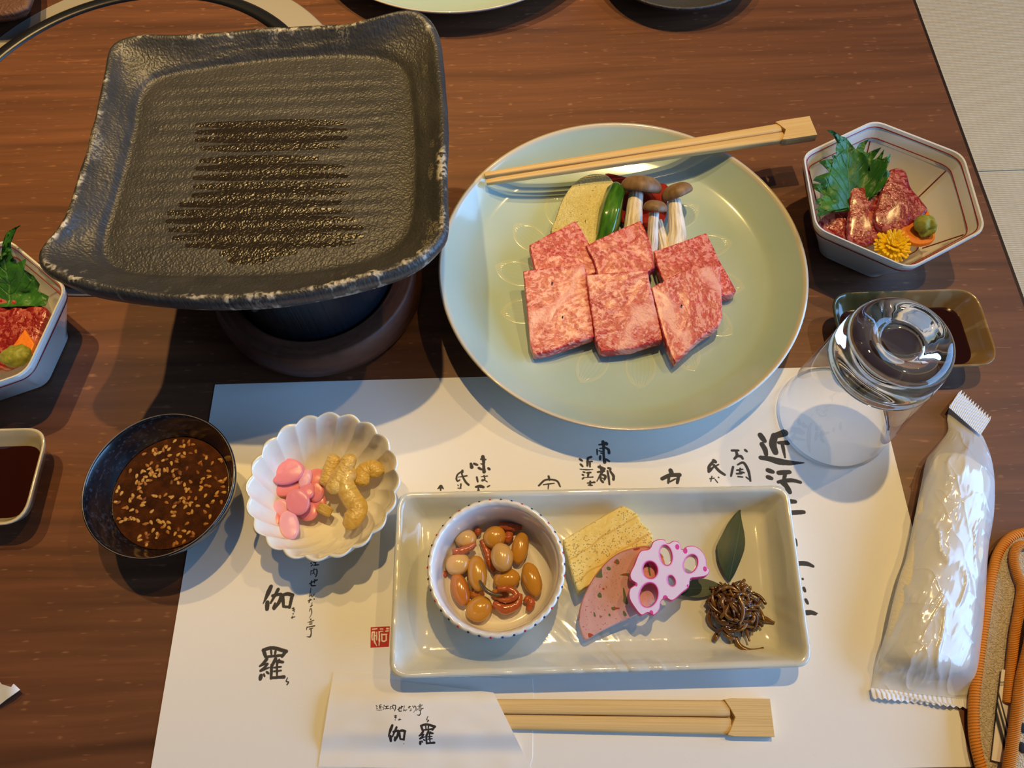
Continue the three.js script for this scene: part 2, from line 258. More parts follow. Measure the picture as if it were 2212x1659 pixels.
// ---------------------------------------------------------------- ink lettering, in pixels of enlarged views of the photo
const GLYPH = {
  kin_big: [1400, 900, 0.1808, [[70, 1340, 220, 1390, 290], [64, 1360, 330, 1395, 390, 1410, 450], [[70, 90], 1510, 232, 1630, 195], [92, 1510, 232, 1490, 330, 1520, 425], [[40, 62], 1560, 312, 1665, 312], [[44, 40, 20], 1605, 330, 1618, 400, 1636, 490], [[52, 66, 84, 60, 12], 1345, 490, 1450, 505, 1560, 535, 1700, 552, 1862, 552]]],
  e_big: [1400, 900, 0.1808, [[60, 1430, 640, 1490, 660], [56, 1430, 722, 1475, 738], [62, 1560, 672, 1690, 662], [46, 1640, 680, 1620, 760], [[40, 52, 50, 40], 1555, 782, 1640, 765, 1730, 762, 1820, 785], [[50, 70], 1600, 790, 1640, 815]]],
  rest: [1660, 1040, 0.1929, [[66, 205, 60, 238, 120], [55, 225, 222, 300, 226], [[55, 55, 45], 230, 352, 330, 346, 395, 343], [34, 300, 650, 313, 715], [[52, 52, 30], 330, 918, 430, 922, 500, 950], [26, 383, 1092], [36, 396, 1195, 408, 1228], [36, 418, 1325, 438, 1365], [[56, 50, 40], 430, 1470, 480, 1468, 522, 1480], [12, 545, 1476]]],
  o: [1400, 900, 0.1808, [[30, 1000, 405, 1080, 405], [34, 1050, 410, 1062, 465, 1032, 502], [34, 1060, 470, 1110, 476, 1130, 502], [30, 1158, 398, 1180, 416]]],
  kuni: [1400, 900, 0.1808, [[28, 1015, 600, 990, 710], [[18, 30, 34, 24], 1068, 575, 1135, 550, 1195, 640, 1222, 768], [18, 1170, 722, 1215, 758], [22, 1060, 640, 1130, 630], [20, 1100, 618, 1092, 680], [24, 1058, 682, 1120, 680], [22, 1112, 662, 1148, 670], [20, 1072, 716, 1130, 722]]],
  shi: [1400, 900, 0.1808, [[46, 782, 525, 806, 542], [36, 770, 545, 728, 600, 724, 660], [22, 732, 660, 775, 612], [20, 742, 624, 842, 572], [36, 785, 580, 850, 650, 915, 695]]],
  na: [1400, 900, 0.1808, [[14, 735, 742, 792, 735], [14, 762, 712, 748, 775], [20, 842, 726], [14, 800, 750, 832, 790]]],
  kyo: [1400, 900, 0.1808, [[56, 268, 642, 285, 690], [[46, 52], 168, 742, 258, 702, 375, 696], [32, 250, 722, 240, 792], [42, 362, 722, 348, 792], [20, 262, 778, 328, 742]]],
  higashi: [1200, 920, 0.0995, [[80, 1030, 345, 1040, 400], [[30, 60], 940, 410, 1115, 388], [60, 1095, 368, 1112, 405], [[70, 50, 50, 76], 1045, 400, 1043, 560, 1050, 690, 1066, 790], [28, 962, 490, 1090, 480], [[40, 58, 58], 1085, 470, 1150, 520, 1162, 590], [34, 900, 512, 905, 626], [28, 942, 540, 1030, 562], [28, 980, 588, 1030, 602], [54, 972, 660, 964, 728], [46, 1096, 722, 1168, 770]]],
  miyako: [1200, 920, 0.0995, [[62, 938, 890, 1060, 930], [20, 965, 850, 985, 900], [50, 985, 905, 1000, 1000], [[60, 50, 16], 1058, 932, 1000, 1020, 896, 1205], [44, 915, 1002, 1060, 985], [[40, 56, 40], 1000, 1052, 1085, 1095, 1060, 1170], [[38, 50], 980, 1085, 985, 1170, 1030, 1222], [24, 1005, 1132, 1060, 1142], [52, 1145, 915, 1188, 925], [[48, 44, 62, 56], 1190, 925, 1192, 985, 1258, 1090, 1258, 1165], [46, 1130, 980, 1150, 1100, 1170, 1275]]],
  kin: [1200, 920, 0.0995, [[50, 525, 722, 578, 758], [46, 542, 832, 590, 880], [[16, 30, 14], 528, 940, 680, 952, 812, 946], [50, 722, 690, 780, 672], [52, 700, 702, 690, 868], [34, 722, 772, 800, 772], [42, 745, 790, 748, 888]]],
  e: [1200, 920, 0.0995, [[36, 602, 1000, 640, 1010], [40, 582, 1060, 610, 1072], [36, 582, 1152, 622, 1120], [40, 682, 1020, 768, 1012], [42, 716, 1030, 702, 1108], [[20, 30], 652, 1122, 812, 1110]]],
  gyu: [1200, 920, 0.0995, [[[28, 40], 692, 1242, 850, 1225], [46, 755, 1205, 752, 1290], [34, 715, 1285, 800, 1290]]],
  u: [0, 0, 1, [[4.5, 1164, 1049, 1178, 1037, 1203, 1039, 1210, 1051], [5, 1185, 1029, 1187, 1037], [3.4, 1174, 1047, 1197, 1044], [3, 1185, 1046, 1184, 1056]]],
  aji: [920, 960, 0.0904, [[[60, 90], 1075, 462, 1095, 545], [60, 1152, 462, 1228, 490], [62, 1262, 562, 1328, 600], [92, 1360, 292, 1368, 360], [50, 1318, 352, 1428, 362], [34, 1316, 462, 1365, 482], [[80, 62, 70, 88], 1380, 370, 1380, 480, 1385, 580, 1390, 655], [62, 1492, 570, 1522, 600]]],
  ha: [920, 960, 0.0904, [[46, 1216, 782, 1238, 895], [[20, 26], 1322, 772, 1470, 756], [34, 1388, 742, 1405, 835, 1352, 878], [22, 1330, 868, 1345, 845, 1405, 845], [24, 1400, 850, 1468, 898]]],
  hi: [920, 960, 0.0904, [[[50, 80, 60], 1195, 1015, 1300, 1000, 1375, 1022], [34, 1468, 1015, 1525, 985], [[30, 60], 1250, 1040, 1260, 1120]]],
  shi2: [920, 960, 0.0904, [[52, 872, 622, 878, 668], [40, 860, 640, 752, 730, 730, 830, 758, 878, 808, 850], [[20, 30, 36], 772, 782, 870, 770, 978, 750], [[36, 46, 50], 852, 690, 900, 810, 960, 910, 1022, 968]]],
  mo: [920, 960, 0.0904, [[22, 760, 968, 778, 990], [36, 838, 945, 828, 1045], [22, 762, 1045, 845, 1052]]],
  saki: [920, 960, 0.0904, [[[20, 70], 282, 1062, 355, 1000], [[70, 20], 360, 1000, 420, 1062], [40, 350, 1040, 352, 1100]]],
  v_e: [640, 1180, 0.1327, [[22, 265, 240], [22, 242, 276], [14, 240, 326, 266, 300], [18, 282, 264, 345, 247], [18, 315, 256, 310, 302], [16, 286, 312, 365, 300]]],
  v_niku: [640, 1180, 0.1327, [[12, 240, 396, 235, 470], [[8, 16, 14], 245, 402, 330, 376, 336, 440, 315, 498], [12, 292, 360, 275, 420], [10, 292, 420, 260, 452], [10, 290, 440, 306, 462]]],
  v_se: [640, 1180, 0.1327, [[[12, 20], 210, 612, 340, 546], [18, 250, 562, 246, 638, 314, 640], [16, 302, 538, 296, 602]]],
  v_n: [640, 1180, 0.1327, [[10, 240, 680, 215, 820], [12, 215, 820, 245, 790, 256, 820, 298, 776]]],
  v_na: [640, 1180, 0.1327, [[18, 196, 890, 246, 870], [16, 225, 860, 206, 920], [20, 292, 860], [12, 256, 920, 250, 980], [12, 226, 982, 266, 960]]],
  v_ri: [640, 1180, 0.1327, [[12, 230, 1010, 216, 1060], [[12, 10, 5], 245, 1015, 250, 1090, 215, 1170]]],
  v_tei: [640, 1180, 0.1327, [[22, 235, 1190], [[8, 14], 186, 1240, 285, 1206], [12, 216, 1245, 260, 1245], [12, 212, 1270, 260, 1265], [12, 166, 1360, 176, 1312], [[10, 18], 172, 1320, 300, 1296], [14, 212, 1350, 270, 1330], [[14, 16, 20, 6], 240, 1345, 241, 1430, 222, 1475, 170, 1470]]],
  kya_big: [540, 1240, 0.1567, [[[52, 62, 40, 8], 290, 172, 255, 250, 220, 330, 180, 412], [62, 240, 392, 235, 485], [[46, 42, 28], 388, 212, 355, 275, 285, 400], [44, 312, 300, 425, 275], [[44, 52, 40], 432, 285, 408, 375, 332, 478], [28, 318, 470, 345, 400], [44, 452, 295, 462, 448], [[40, 50, 48], 445, 292, 520, 275, 588, 292], [[48, 40], 582, 295, 545, 460], [34, 465, 450, 540, 455]]],
  ra_big: [540, 1240, 0.1567, [[[46, 46, 50], 182, 1050, 300, 1018, 500, 1068], [50, 190, 1062, 216, 1140], [46, 490, 1072, 442, 1138], [[30, 36], 215, 1142, 430, 1122], [28, 290, 1050, 296, 1112], [30, 352, 1058, 345, 1112], [[46, 40, 20], 232, 1172, 190, 1225, 132, 1272], [22, 135, 1272, 240, 1230], [34, 242, 1240, 200, 1290, 142, 1332], [26, 145, 1340, 260, 1290], [56, 152, 1402, 142, 1448], [26, 190, 1380, 202, 1412], [30, 230, 1350, 256, 1372], [[48, 36], 352, 1172, 290, 1290], [40, 300, 1252, 290, 1440], [40, 370, 1202, 455, 1215], [30, 372, 1200, 372, 1400], [26, 330, 1290, 430, 1280], [26, 330, 1342, 430, 1332], [[34, 44], 290, 1432, 470, 1420], [30, 402, 1182, 382, 1230]]],
  kana_kya: [540, 1240, 0.1567, [[14, 580, 476, 610, 470], [12, 585, 502, 616, 490], [12, 600, 464, 610, 522], [16, 595, 548], [12, 570, 602, 620, 590], [10, 586, 580, 580, 616]]],
  kana_ra: [540, 1240, 0.1567, [[[12, 14, 16], 516, 1430, 500, 1480, 530, 1490, 510, 1526]]],
};
const glyphBox = (g) => { let a = [1e9, 1e9, -1e9, -1e9]; for (const s of g[3]) for (let i = 1; i < s.length; i += 2) a = [Math.min(a[0], s[i]), Math.min(a[1], s[i + 1]), Math.max(a[2], s[i]), Math.max(a[3], s[i + 1])]; return a; };

// ---------------------------------------------------------------- paper placemat
const MAT = { x0: -0.21, x1: 0.21, z0: 0, z1: 0.2272 };
{
  const cw = 2048, ch = Math.round(cw * (MAT.z1 - MAT.z0) / (MAT.x1 - MAT.x0)), cv = document.createElement('canvas'); cv.width = cw; cv.height = ch;
  const ctx = cv.getContext('2d'); ctx.fillStyle = 'rgb(243,241,236)'; ctx.fillRect(0, 0, cw, ch);
  const r = rng(5); for (let i = 0; i < 9000; i++) { const k = 236 + r() * 14 | 0; ctx.fillStyle = `rgba(${k},${k - 2},${k - 8},0.35)`; ctx.fillRect(r() * cw, r() * ch, 1 + r() * 7, 1 + r() * 2); }
  const toC = (px, py) => { const p = at(px, py, 0.0004); return [(p.x - MAT.x0) / (MAT.x1 - MAT.x0) * cw, (p.z - MAT.z0) / (MAT.z1 - MAT.z0) * ch]; };
  const pxScale = (g) => { const b = glyphBox(g), q = Z(g[0], g[1], g[2]), m = q((b[0] + b[2]) / 2, (b[1] + b[3]) / 2), A = toC(m[0] - 5, m[1]), B = toC(m[0] + 5, m[1]); return Math.hypot(A[0] - B[0], A[1] - B[1]) / 10 * g[2]; };
  for (const k of Object.keys(GLYPH)) { const g = GLYPH[k], q = Z(g[0], g[1], g[2]); ink(ctx, g[3], (x, y) => toC(...q(x, y)), pxScale(g), 'rgb(66,62,57)'); }
  // red seal
  const q = Z(780, 1330, 0.0542), poly = [[385, 460], [1150, 426], [1110, 1240], [375, 1275]].map(([x, y]) => toC(...q(x, y)));
  ctx.fillStyle = 'rgb(190,52,48)'; ctx.beginPath(); poly.forEach((p, i) => i ? ctx.lineTo(...p) : ctx.moveTo(...p)); ctx.fill();
  const sg = [780, 1330, 0.0542, [[44, 450, 545, 640, 520], [34, 755, 530, 882, 530], [60, 1020, 515, 1100, 510], [48, 980, 620, 1090, 605], [50, 445, 655, 432, 800, 446, 975], [50, 445, 655, 540, 642], [[50, 60, 16], 532, 655, 532, 1010, 625, 1205], [48, 622, 655, 620, 968], [50, 545, 800, 620, 790], [[40, 24], 705, 640, 880, 615], [[44, 56, 16], 722, 650, 727, 980, 714, 1212], [50, 822, 722, 832, 1000], [48, 832, 760, 1030, 736], [48, 1002, 750, 1000, 985], [54, 832, 1000, 912, 1022, 1000, 978]]];
  ink(ctx, sg[3], (x, y) => toC(...q(x, y)), pxScale(sg), 'rgb(243,236,226)');
  const t = new THREE.CanvasTexture(cv); t.colorSpace = THREE.SRGBColorSpace; t.magFilter = THREE.LinearFilter;
  const g = new THREE.PlaneGeometry(MAT.x1 - MAT.x0, MAT.z1 - MAT.z0, 2, 2); g.rotateX(-Math.PI / 2);
  const base = M.box(MAT.x0, MAT.x1, 0.0, 0.0003, MAT.z0, MAT.z1); base.translate(-(MAT.x0 + MAT.x1) / 2, 0, -(MAT.z0 + MAT.z1) / 2);
  const th = thing('paper_placemat', 'white paper placemat with black brush calligraphy and red seal', 'placemat', [(MAT.x0 + MAT.x1) / 2, 0.00005, (MAT.z0 + MAT.z1) / 2]);
  M.paper = std({ color: srgb(243, 241, 236), roughness: 0.8 });
  part('sheet', base, M.paper, th); g.translate(0, 0.00035, 0); part('printed_face', g, std({ map: t, roughness: 0.8 }), th);
}

// ---------------------------------------------------------------- stone grill on its stand
{
  const cx = -0.1460, cz = -0.0695;
  const ringWood = std({ map: tex(512, 256, (u, v) => { const n = fbm(u * 6, v * 40, 41, 4, 6, 40), w = fbm(u * 60, v * 60, 44, 2, 60, 60); return mix3([58, 30, 18], [104, 60, 38], clamp(n * 1.1 + (w - 0.5) * 0.4)); }, { rx: 0.2, ry: 0.1 }), roughness: 0.55 });
  const b = thing('wooden_stand_base', 'round dark wooden base ring under the black grill stand', 'base ring', [cx, 0.0018, cz]);
  part('ring', lathe([[0.058, 0], [0.066, 0.0005], [0.0685, 0.003], [0.0690, 0.014], [0.0660, 0.0225], [0.0640, 0.0235], [0.0545, 0.0235], [0.0530, 0.0225], [0.0525, 0.006]], 128, { capEnd: true, uv: (p) => [Math.atan2(p[2], p[0]) * 0.066, p[1] + Math.hypot(p[0], p[2])] }), ringWood, b);
  const pot = std({ color: srgb(22, 24, 30), roughness: 0.28, clearcoat: 0.5, clearcoatRoughness: 0.2, bumpMap: bumpTex(256, 256, (u, v) => fbm(u * 30, v * 30, 61, 4, 30, 30), { rx: 0.06, ry: 0.06 }), bumpScale: 0.0004 });
  const s = thing('grill_stand', 'black glazed pottery stand holding up the stone grill', 'grill stand', [cx, 0.0078, cz]);
  part('body', lathe([[0.043, 0], [0.049, 0.002], [0.0515, 0.012], [0.0500, 0.03], [0.0500, 0.05], [0.0540, 0.075], [0.0580, 0.084], [0.0585, 0.088], [0.0555, 0.0885], [0.0520, 0.084], [0.0480, 0.06], [0.0460, 0.02]], 96), pot, s);
  for (const a of [2.2, 5.3]) { const g = new THREE.TorusGeometry(0.008, 0.0028, 10, 24, Math.PI); g.rotateY(Math.PI / 2 - a); g.rotateZ(0); g.translate(Math.cos(a) * 0.0505, 0.045, Math.sin(a) * 0.0505); part('lug', g, pot, s); }

  // the stone plate: outline traced, heights from the shadows
  const out = [[232, 100], [250, 84], [300, 74], [360, 75], [430, 72], [520, 62], [600, 56], [700, 51], [770, 52], [820, 47], [870, 38], [902, 33], [930, 44], [949, 75], [955, 120], [962, 185], [967, 260], [966, 350], [966, 430], [969, 495], [958, 540], [928, 572], [880, 600], [815, 622], [740, 641], [660, 657], [580, 667], [480, 671], [380, 668], [280, 657], [205, 645], [150, 628], [115, 608], [101, 585], [108, 550], [130, 500], [150, 440], [165, 380], [186, 310], [205, 240], [220, 170], [227, 125]];
  const yo = (x, y) => y > 520 ? 0.109 : 0.1175;
  const floorPx = [[292, 215], [320, 172], [380, 152], [450, 140], [560, 125], [680, 116], [780, 115], [845, 124], [885, 150], [898, 210], [906, 300], [907, 400], [900, 480], [880, 530], [830, 560], [740, 585], [620, 600], [480, 604], [340, 602], [250, 590], [215, 560], [216, 520], [236, 450], [262, 360], [282, 280]];
  const N = 220, c0 = at(545, 345, 0.105), C = [c0.x, c0.z];
  const polar = (pts) => { const q = pts.map((p) => { const a = Math.atan2(p[1] - C[1], p[0] - C[0]); return [a, Math.hypot(p[0] - C[0], p[1] - C[1])]; }).sort((m, n) => m[0] - n[0]); return Array.from({ length: N }, (_, i) => { const a = -Math.PI + i / N * TAU; let k = q.findIndex((e) => e[0] > a); if (k < 0) k = 0; const e1 = q[k], e0 = q[(k + q.length - 1) % q.length]; let d = e1[0] - e0[0], t = a - e0[0]; if (d <= 0) d += TAU; if (t < 0) t += TAU; return mix(e0[1], e1[1], clamp(t / d)); }); };
  const smooth = (r, n = 2) => { for (let k = 0; k < n; k++) r = r.map((v, i) => (r[(i + N - 1) % N] + 2 * v + r[(i + 1) % N]) / 4); return r; };
  const dense = (pts, y) => densify(curve2(pts, 300, true), 600).map(([x, z]) => { const p = at(x, z, typeof y === 'function' ? y(x, z) : y); return [p.x, p.z]; });
  const Ro = smooth(polar(dense(out, yo)), 2), Rf = smooth(polar(dense(floorPx, 0.107)), 3);
  const rimY = (i) => { const a = -Math.PI + i / N * TAU; const tr = Math.exp(-(((a + 0.86) / 0.16) ** 2)), bl = Math.exp(-(((a - 2.35) / 0.3) ** 2)); return 0.1175 + 0.006 * tr + 0.003 * bl + (fbm(i / N * 14, 3, 71, 3, 14) - 0.5) * 0.004; };
  const ring = (fr, fy) => Array.from({ length: N }, (_, i) => { const a = -Math.PI + i / N * TAU, r = fr(i); return [C[0] + Math.cos(a) * r, fy(i), C[1] + Math.sin(a) * r]; });
  const wob = (i, k) => (fbm(i / N * 40, k * 3, 75, 3, 40) - 0.5);
  const R = [];
  R.push(ring((i) => Rf[i] * 0.5, () => 0.0955), ring((i) => Rf[i] * 0.86, () => 0.0955), ring((i) => mix(Rf[i], Ro[i], 0.35), () => 0.0975), ring((i) => Ro[i] * 0.975, () => 0.105), ring((i) => Ro[i] * (0.997 + wob(i, 1) * 0.01), (i) => rimY(i) - 0.0068), ring((i) => Ro[i] * (1 + wob(i, 2) * 0.008), (i) => rimY(i) - 0.003), ring((i) => Ro[i] * (0.988 + wob(i, 3) * 0.008), (i) => rimY(i) - 0.0005), ring((i) => Ro[i] * (0.968 + wob(i, 4) * 0.014), (i) => rimY(i)), ring((i) => Ro[i] * (0.95 + wob(i, 5) * 0.016), (i) => rimY(i) - 0.0012));
  for (let k = 1; k <= 7; k++) { const t = k / 7; R.push(ring((i) => mix(Ro[i] * 0.945, Rf[i], t) * (1 + wob(i, 6 + k) * 0.01), (i) => mix(rimY(i) - 0.0018, 0.1092, Math.pow(t, 0.9)) + wob(i, 20 + k) * 0.0012)); }
  R.push(ring((i) => Rf[i] * 0.985, () => 0.1075), ring((i) => Rf[i] * 0.965, () => 0.1064), ring((i) => Rf[i] * 0.93, () => 0.1066));
  for (let k = 1; k < 14; k++) R.push(ring((i) => Rf[i] * 0.93 * (1 - k / 14), () => 0.107));
  const x0 = -0.27, z0 = -0.21, SX = 0.24, SZ = 0.24;
  const toUV = (p) => [(p[0] - x0) / SX, (p[2] - z0) / SZ];
  // colour, gloss and relief of the plate in its own plane
  const TW = 1024, oil = document.createElement('canvas'); oil.width = oil.height = TW; const oc = oil.getContext('2d'); oc.fillStyle = '#000'; oc.fillRect(0, 0, TW, TW);
  const uvPx = (x, y) => { const p = at(x, y, 0.107), q = toUV([p.x, 0, p.z]); return [q[0] * TW, q[1] * TW]; };
  const r = rng(9);
  const rows = [[268, 425, 745], [284, 420, 752], [300, 425, 750], [318, 435, 735], [345, 430, 690], [362, 418, 740], [382, 415, 755], [402, 420, 752], [420, 410, 748], [440, 385, 735], [458, 360, 752], [476, 358, 770], [494, 362, 785], [512, 372, 785], [528, 400, 770], [546, 470, 640], [560, 490, 590]];
  for (const [y, a, b] of rows) ink(oc, [[[16, 31, 32, 31, 16], a + r() * 10, y + 2, mix(a, b, 0.3), y - 1 + r() * 3, mix(a, b, 0.65), y - 3 + r() * 4, b - r() * 8, y - 2]], uvPx, 0.82, '#fff');
  const od = oc.getImageData(0, 0, TW, TW).data, oilAt = (u, v) => od[(Math.min(TW - 1, Math.max(0, Math.floor(v * TW))) * TW + Math.min(TW - 1, Math.max(0, Math.floor(u * TW)))) * 4] / 255;
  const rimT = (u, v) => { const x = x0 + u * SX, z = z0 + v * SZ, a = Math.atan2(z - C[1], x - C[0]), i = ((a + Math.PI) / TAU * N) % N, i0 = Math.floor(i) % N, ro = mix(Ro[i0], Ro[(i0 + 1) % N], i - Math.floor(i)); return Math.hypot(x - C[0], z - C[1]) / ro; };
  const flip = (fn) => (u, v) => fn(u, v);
  const col = tex(TW, TW, flip((u, v) => { const n = fbm(u * 20, v * 20, 81, 4), fine = vn(u * 420, v * 420, 83); let c = mix3([50, 50, 50], [70, 68, 66], n); c = mix3(c, [38, 30, 22], 0.85 * oilAt(u, v)); const t = rimT(u, v), wz = (fbm(u * 60, v * 60, 86, 3) - 0.5) * 0.05, wearGlint = ss(0.945, 0.965, t + wz) * (1 - ss(0.975, 0.992, t - wz)), patch = ss(0.47, 0.6, fbm(u * 18, v * 18, 87, 4)) * ss(0.25, 0.55, vn(u * 160, v * 160, 88)); if (wearGlint * patch > 0.02) c = mix3(c, [206, 198, 176], wearGlint * patch * (0.6 + 0.4 * fine)); const drip = ss(0.66, 0.74, fbm(u * 34, v * 12, 89, 3)) * ss(0.84, 0.95, t); c = mix3(c, [140, 132, 114], drip * 0.8 * (fine > 0.55 ? 1 : 0.1)); return c; }));  // pale rim: real worn glaze plus bright edge highlights painted into the colour
  const rou = bumpTex(TW, TW, flip((u, v) => 0.42 - 0.16 * oilAt(u, v) + 0.1 * (fbm(u * 30, v * 30, 91, 3) - 0.5)));
  const bmp = bumpTex(TW, TW, flip((u, v) => { const fine = vn(u * 330, v * 330, 93) * 0.5 + vn(u * 150, v * 150, 94) * 0.35; const ridge = 0.5 + 0.5 * Math.sin(v * TAU * 26 + fbm(u * 3, v * 8, 95, 2) * 3 + u * 1.4); const t = rimT(u, v); return fine * 0.5 + ridge * 0.34 * (1 - ss(0.6, 0.8, t)); }));
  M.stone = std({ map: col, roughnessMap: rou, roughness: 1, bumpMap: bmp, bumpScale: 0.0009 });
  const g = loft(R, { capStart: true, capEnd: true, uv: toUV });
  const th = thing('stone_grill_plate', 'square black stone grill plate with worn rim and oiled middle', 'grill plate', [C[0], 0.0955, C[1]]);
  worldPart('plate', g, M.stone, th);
}

// ---------------------------------------------------------------- celadon plate
const PL = { x: 0.0533, z: -0.065, R: 0.1173, h: 0.03, floor: 0.0095 };
const celadonTex = () => {
  const S = 1024, cv = document.createElement('canvas'); cv.width = cv.height = S; const c = cv.getContext('2d'); c.fillStyle = '#808080'; c.fillRect(0, 0, S, S);
  const petal = (x, y, a, l, w) => { c.save(); c.translate(x, y); c.rotate(a); for (const [k, col] of [[1, '#b4b4b4'], [0.86, '#8a8a8a']]) { c.fillStyle = col; c.beginPath(); c.moveTo(0, 0); c.bezierCurveTo(l * 0.3, -w * k, l * 0.8, -w * k, l * k, 0); c.bezierCurveTo(l * 0.8, w * k, l * 0.3, w * k, 0, 0); c.fill(); } c.strokeStyle = '#707070'; c.lineWidth = 2; for (let i = -2; i <= 2; i++) { c.beginPath(); c.moveTo(l * 0.1, 0); c.quadraticCurveTo(l * 0.5, i * w * 0.35, l * 0.9, i * w * 0.1); c.stroke(); } c.restore(); };
  for (let k = 0; k < 14; k++) { const a = k / 14 * TAU; petal(S / 2 + Math.cos(a) * 215, S / 2 + Math.sin(a) * 215, a + 0.35, 150, 56); }
  for (let k = 0; k < 9; k++) { const a = k / 9 * TAU + 0.2; petal(S / 2 + Math.cos(a) * 90, S / 2 + Math.sin(a) * 90, a - 0.3, 165, 66); }
  const d = c.getImageData(0, 0, S, S).data, v = (x, y) => d[(clamp(Math.floor(y * S), 0, S - 1) * S + clamp(Math.floor(x * S), 0, S - 1)) * 4] / 255;
  const col = tex(S, S, (x, y) => { const r = Math.hypot(x - 0.5, y - 0.5) * 2, e = v(x, y) - 0.5, n = fbm(x * 8, y * 8, 21, 3); let k = mix3([176, 202, 196], [192, 214, 206], clamp(n)); k = mix3(k, [206, 216, 194], clamp(e * 2.6)); k = mix3(k, [164, 194, 188], clamp(-e * 3)); const pool = ss(0.80, 0.835, r) * (1 - ss(0.845, 0.90, r)); k = mix3(k, [186, 206, 190], pool * 0.5); k = mix3(k, [216, 206, 184], ss(0.962, 0.985, r)); return k; });
  const bmp = bumpTex(S, S, (x, y) => v(x, y));
  return { col, bmp };
};
const cel = celadonTex();
M.celadon = std({ map: cel.col, bumpMap: cel.bmp, bumpScale: 0.0004, roughness: 0.16, clearcoat: 0.6, clearcoatRoughness: 0.06 });
const platePro = (R, h, fl) => [[R * 0.45, 0.0035], [R * 0.5, 0.0008], [R * 0.535, 0.0], [R * 0.56, 0.0012], [R * 0.58, 0.0045], [R * 0.78, 0.0085], [R * 0.93, h - 0.008], [R * 0.985, h - 0.002], [R * 0.997, h - 0.0006], [R * 0.998, h + 0.0003], [R * 0.99, h + 0.0006], [R * 0.972, h - 0.0015], [R * 0.90, h - 0.0085], [R * 0.845, h - 0.013], [R * 0.825, h - 0.0142], [R * 0.81, h - 0.0147], [R * 0.7, fl + 0.0026], [R * 0.5, fl + 0.0008], [R * 0.25, fl], [R * 0.08, fl]];
function smoothPro(p, n) { return curve2(p, n); }
{
  const g = lathe(smoothPro(platePro(PL.R, PL.h, PL.floor), 90), 160, { uv: (p) => [0.5 + p[0] / PL.R / 2, 0.5 + p[2] / PL.R / 2] });
  const t = thing('celadon_plate', 'large round pale green celadon plate holding raw beef', 'plate', [PL.x, 0.0004, PL.z]); part('plate_body', g, M.celadon, t);
  // the plate of the diner opposite
  const R2 = 0.13, g2 = lathe(smoothPro(platePro(R2, 0.021, 0.006), 70), 128, { uv: (p) => [0.5 + p[0] / R2 / 2, 0.5 + p[2] / R2 / 2] });
  const e = at(995, 28, 0.021), t2 = thing('celadon_plate', 'pale green celadon plate set for the diner across the table', 'plate', [e.x - 0.004, 0.0003, e.z - R2]); part('plate_body', g2, M.celadon, t2);
  const e2 = at(1490, 21, 0.019), dk = std({ color: srgb(58, 58, 60), roughness: 0.55, bumpMap: bumpTex(256, 256, (u, v) => fbm(u * 24, v * 24, 23, 4, 24, 24), { rx: 0.05, ry: 0.05 }), bumpScale: 0.0006 });
  const t3 = thing('stoneware_dish', 'round dark grey stoneware dish across the table', 'dish', [e2.x, 0.0003, e2.z - 0.068]);
  part('dish_body', lathe(curve2([[0.03, 0.001], [0.036, 0], [0.04, 0.003], [0.055, 0.008], [0.0665, 0.017], [0.068, 0.019], [0.0665, 0.0197], [0.06, 0.0145], [0.045, 0.0085], [0.02, 0.007]], 50), 96), dk, t3);
}
{ // corner of the brown dish of the next diner
  const m = std({ color: srgb(96, 62, 48), roughness: 0.6, bumpMap: bumpTex(256, 256, (u, v) => fbm(u * 30, v * 30, 29, 4, 30, 30), { rx: 0.05, ry: 0.05 }), bumpScale: 0.0008 });
  const P = [[-420, -330], [30, -345], [66, -200], [68, -10], [62, 12], [40, 24], [0, 31], [-430, 50]].map(([x, y]) => at(x, y, 0.025)), g = pad(P.map((p) => [p.x, p.z]), 0.0245, { rad: 0.004, lift: () => 0.0005, rough: 0.0006, freq: 60, side: 0.22 });
  single('brown_stoneware_dish', 'brown square stoneware dish beyond the round stove cover', 'dish', g, m);
}

// ---------------------------------------------------------------- white porcelain
M.porcelain = std({ color: srgb(232, 232, 226), roughness: 0.12, clearcoat: 0.7, clearcoatRoughness: 0.05 });
M.redline = std({ color: srgb(140, 38, 32), roughness: 0.25 });
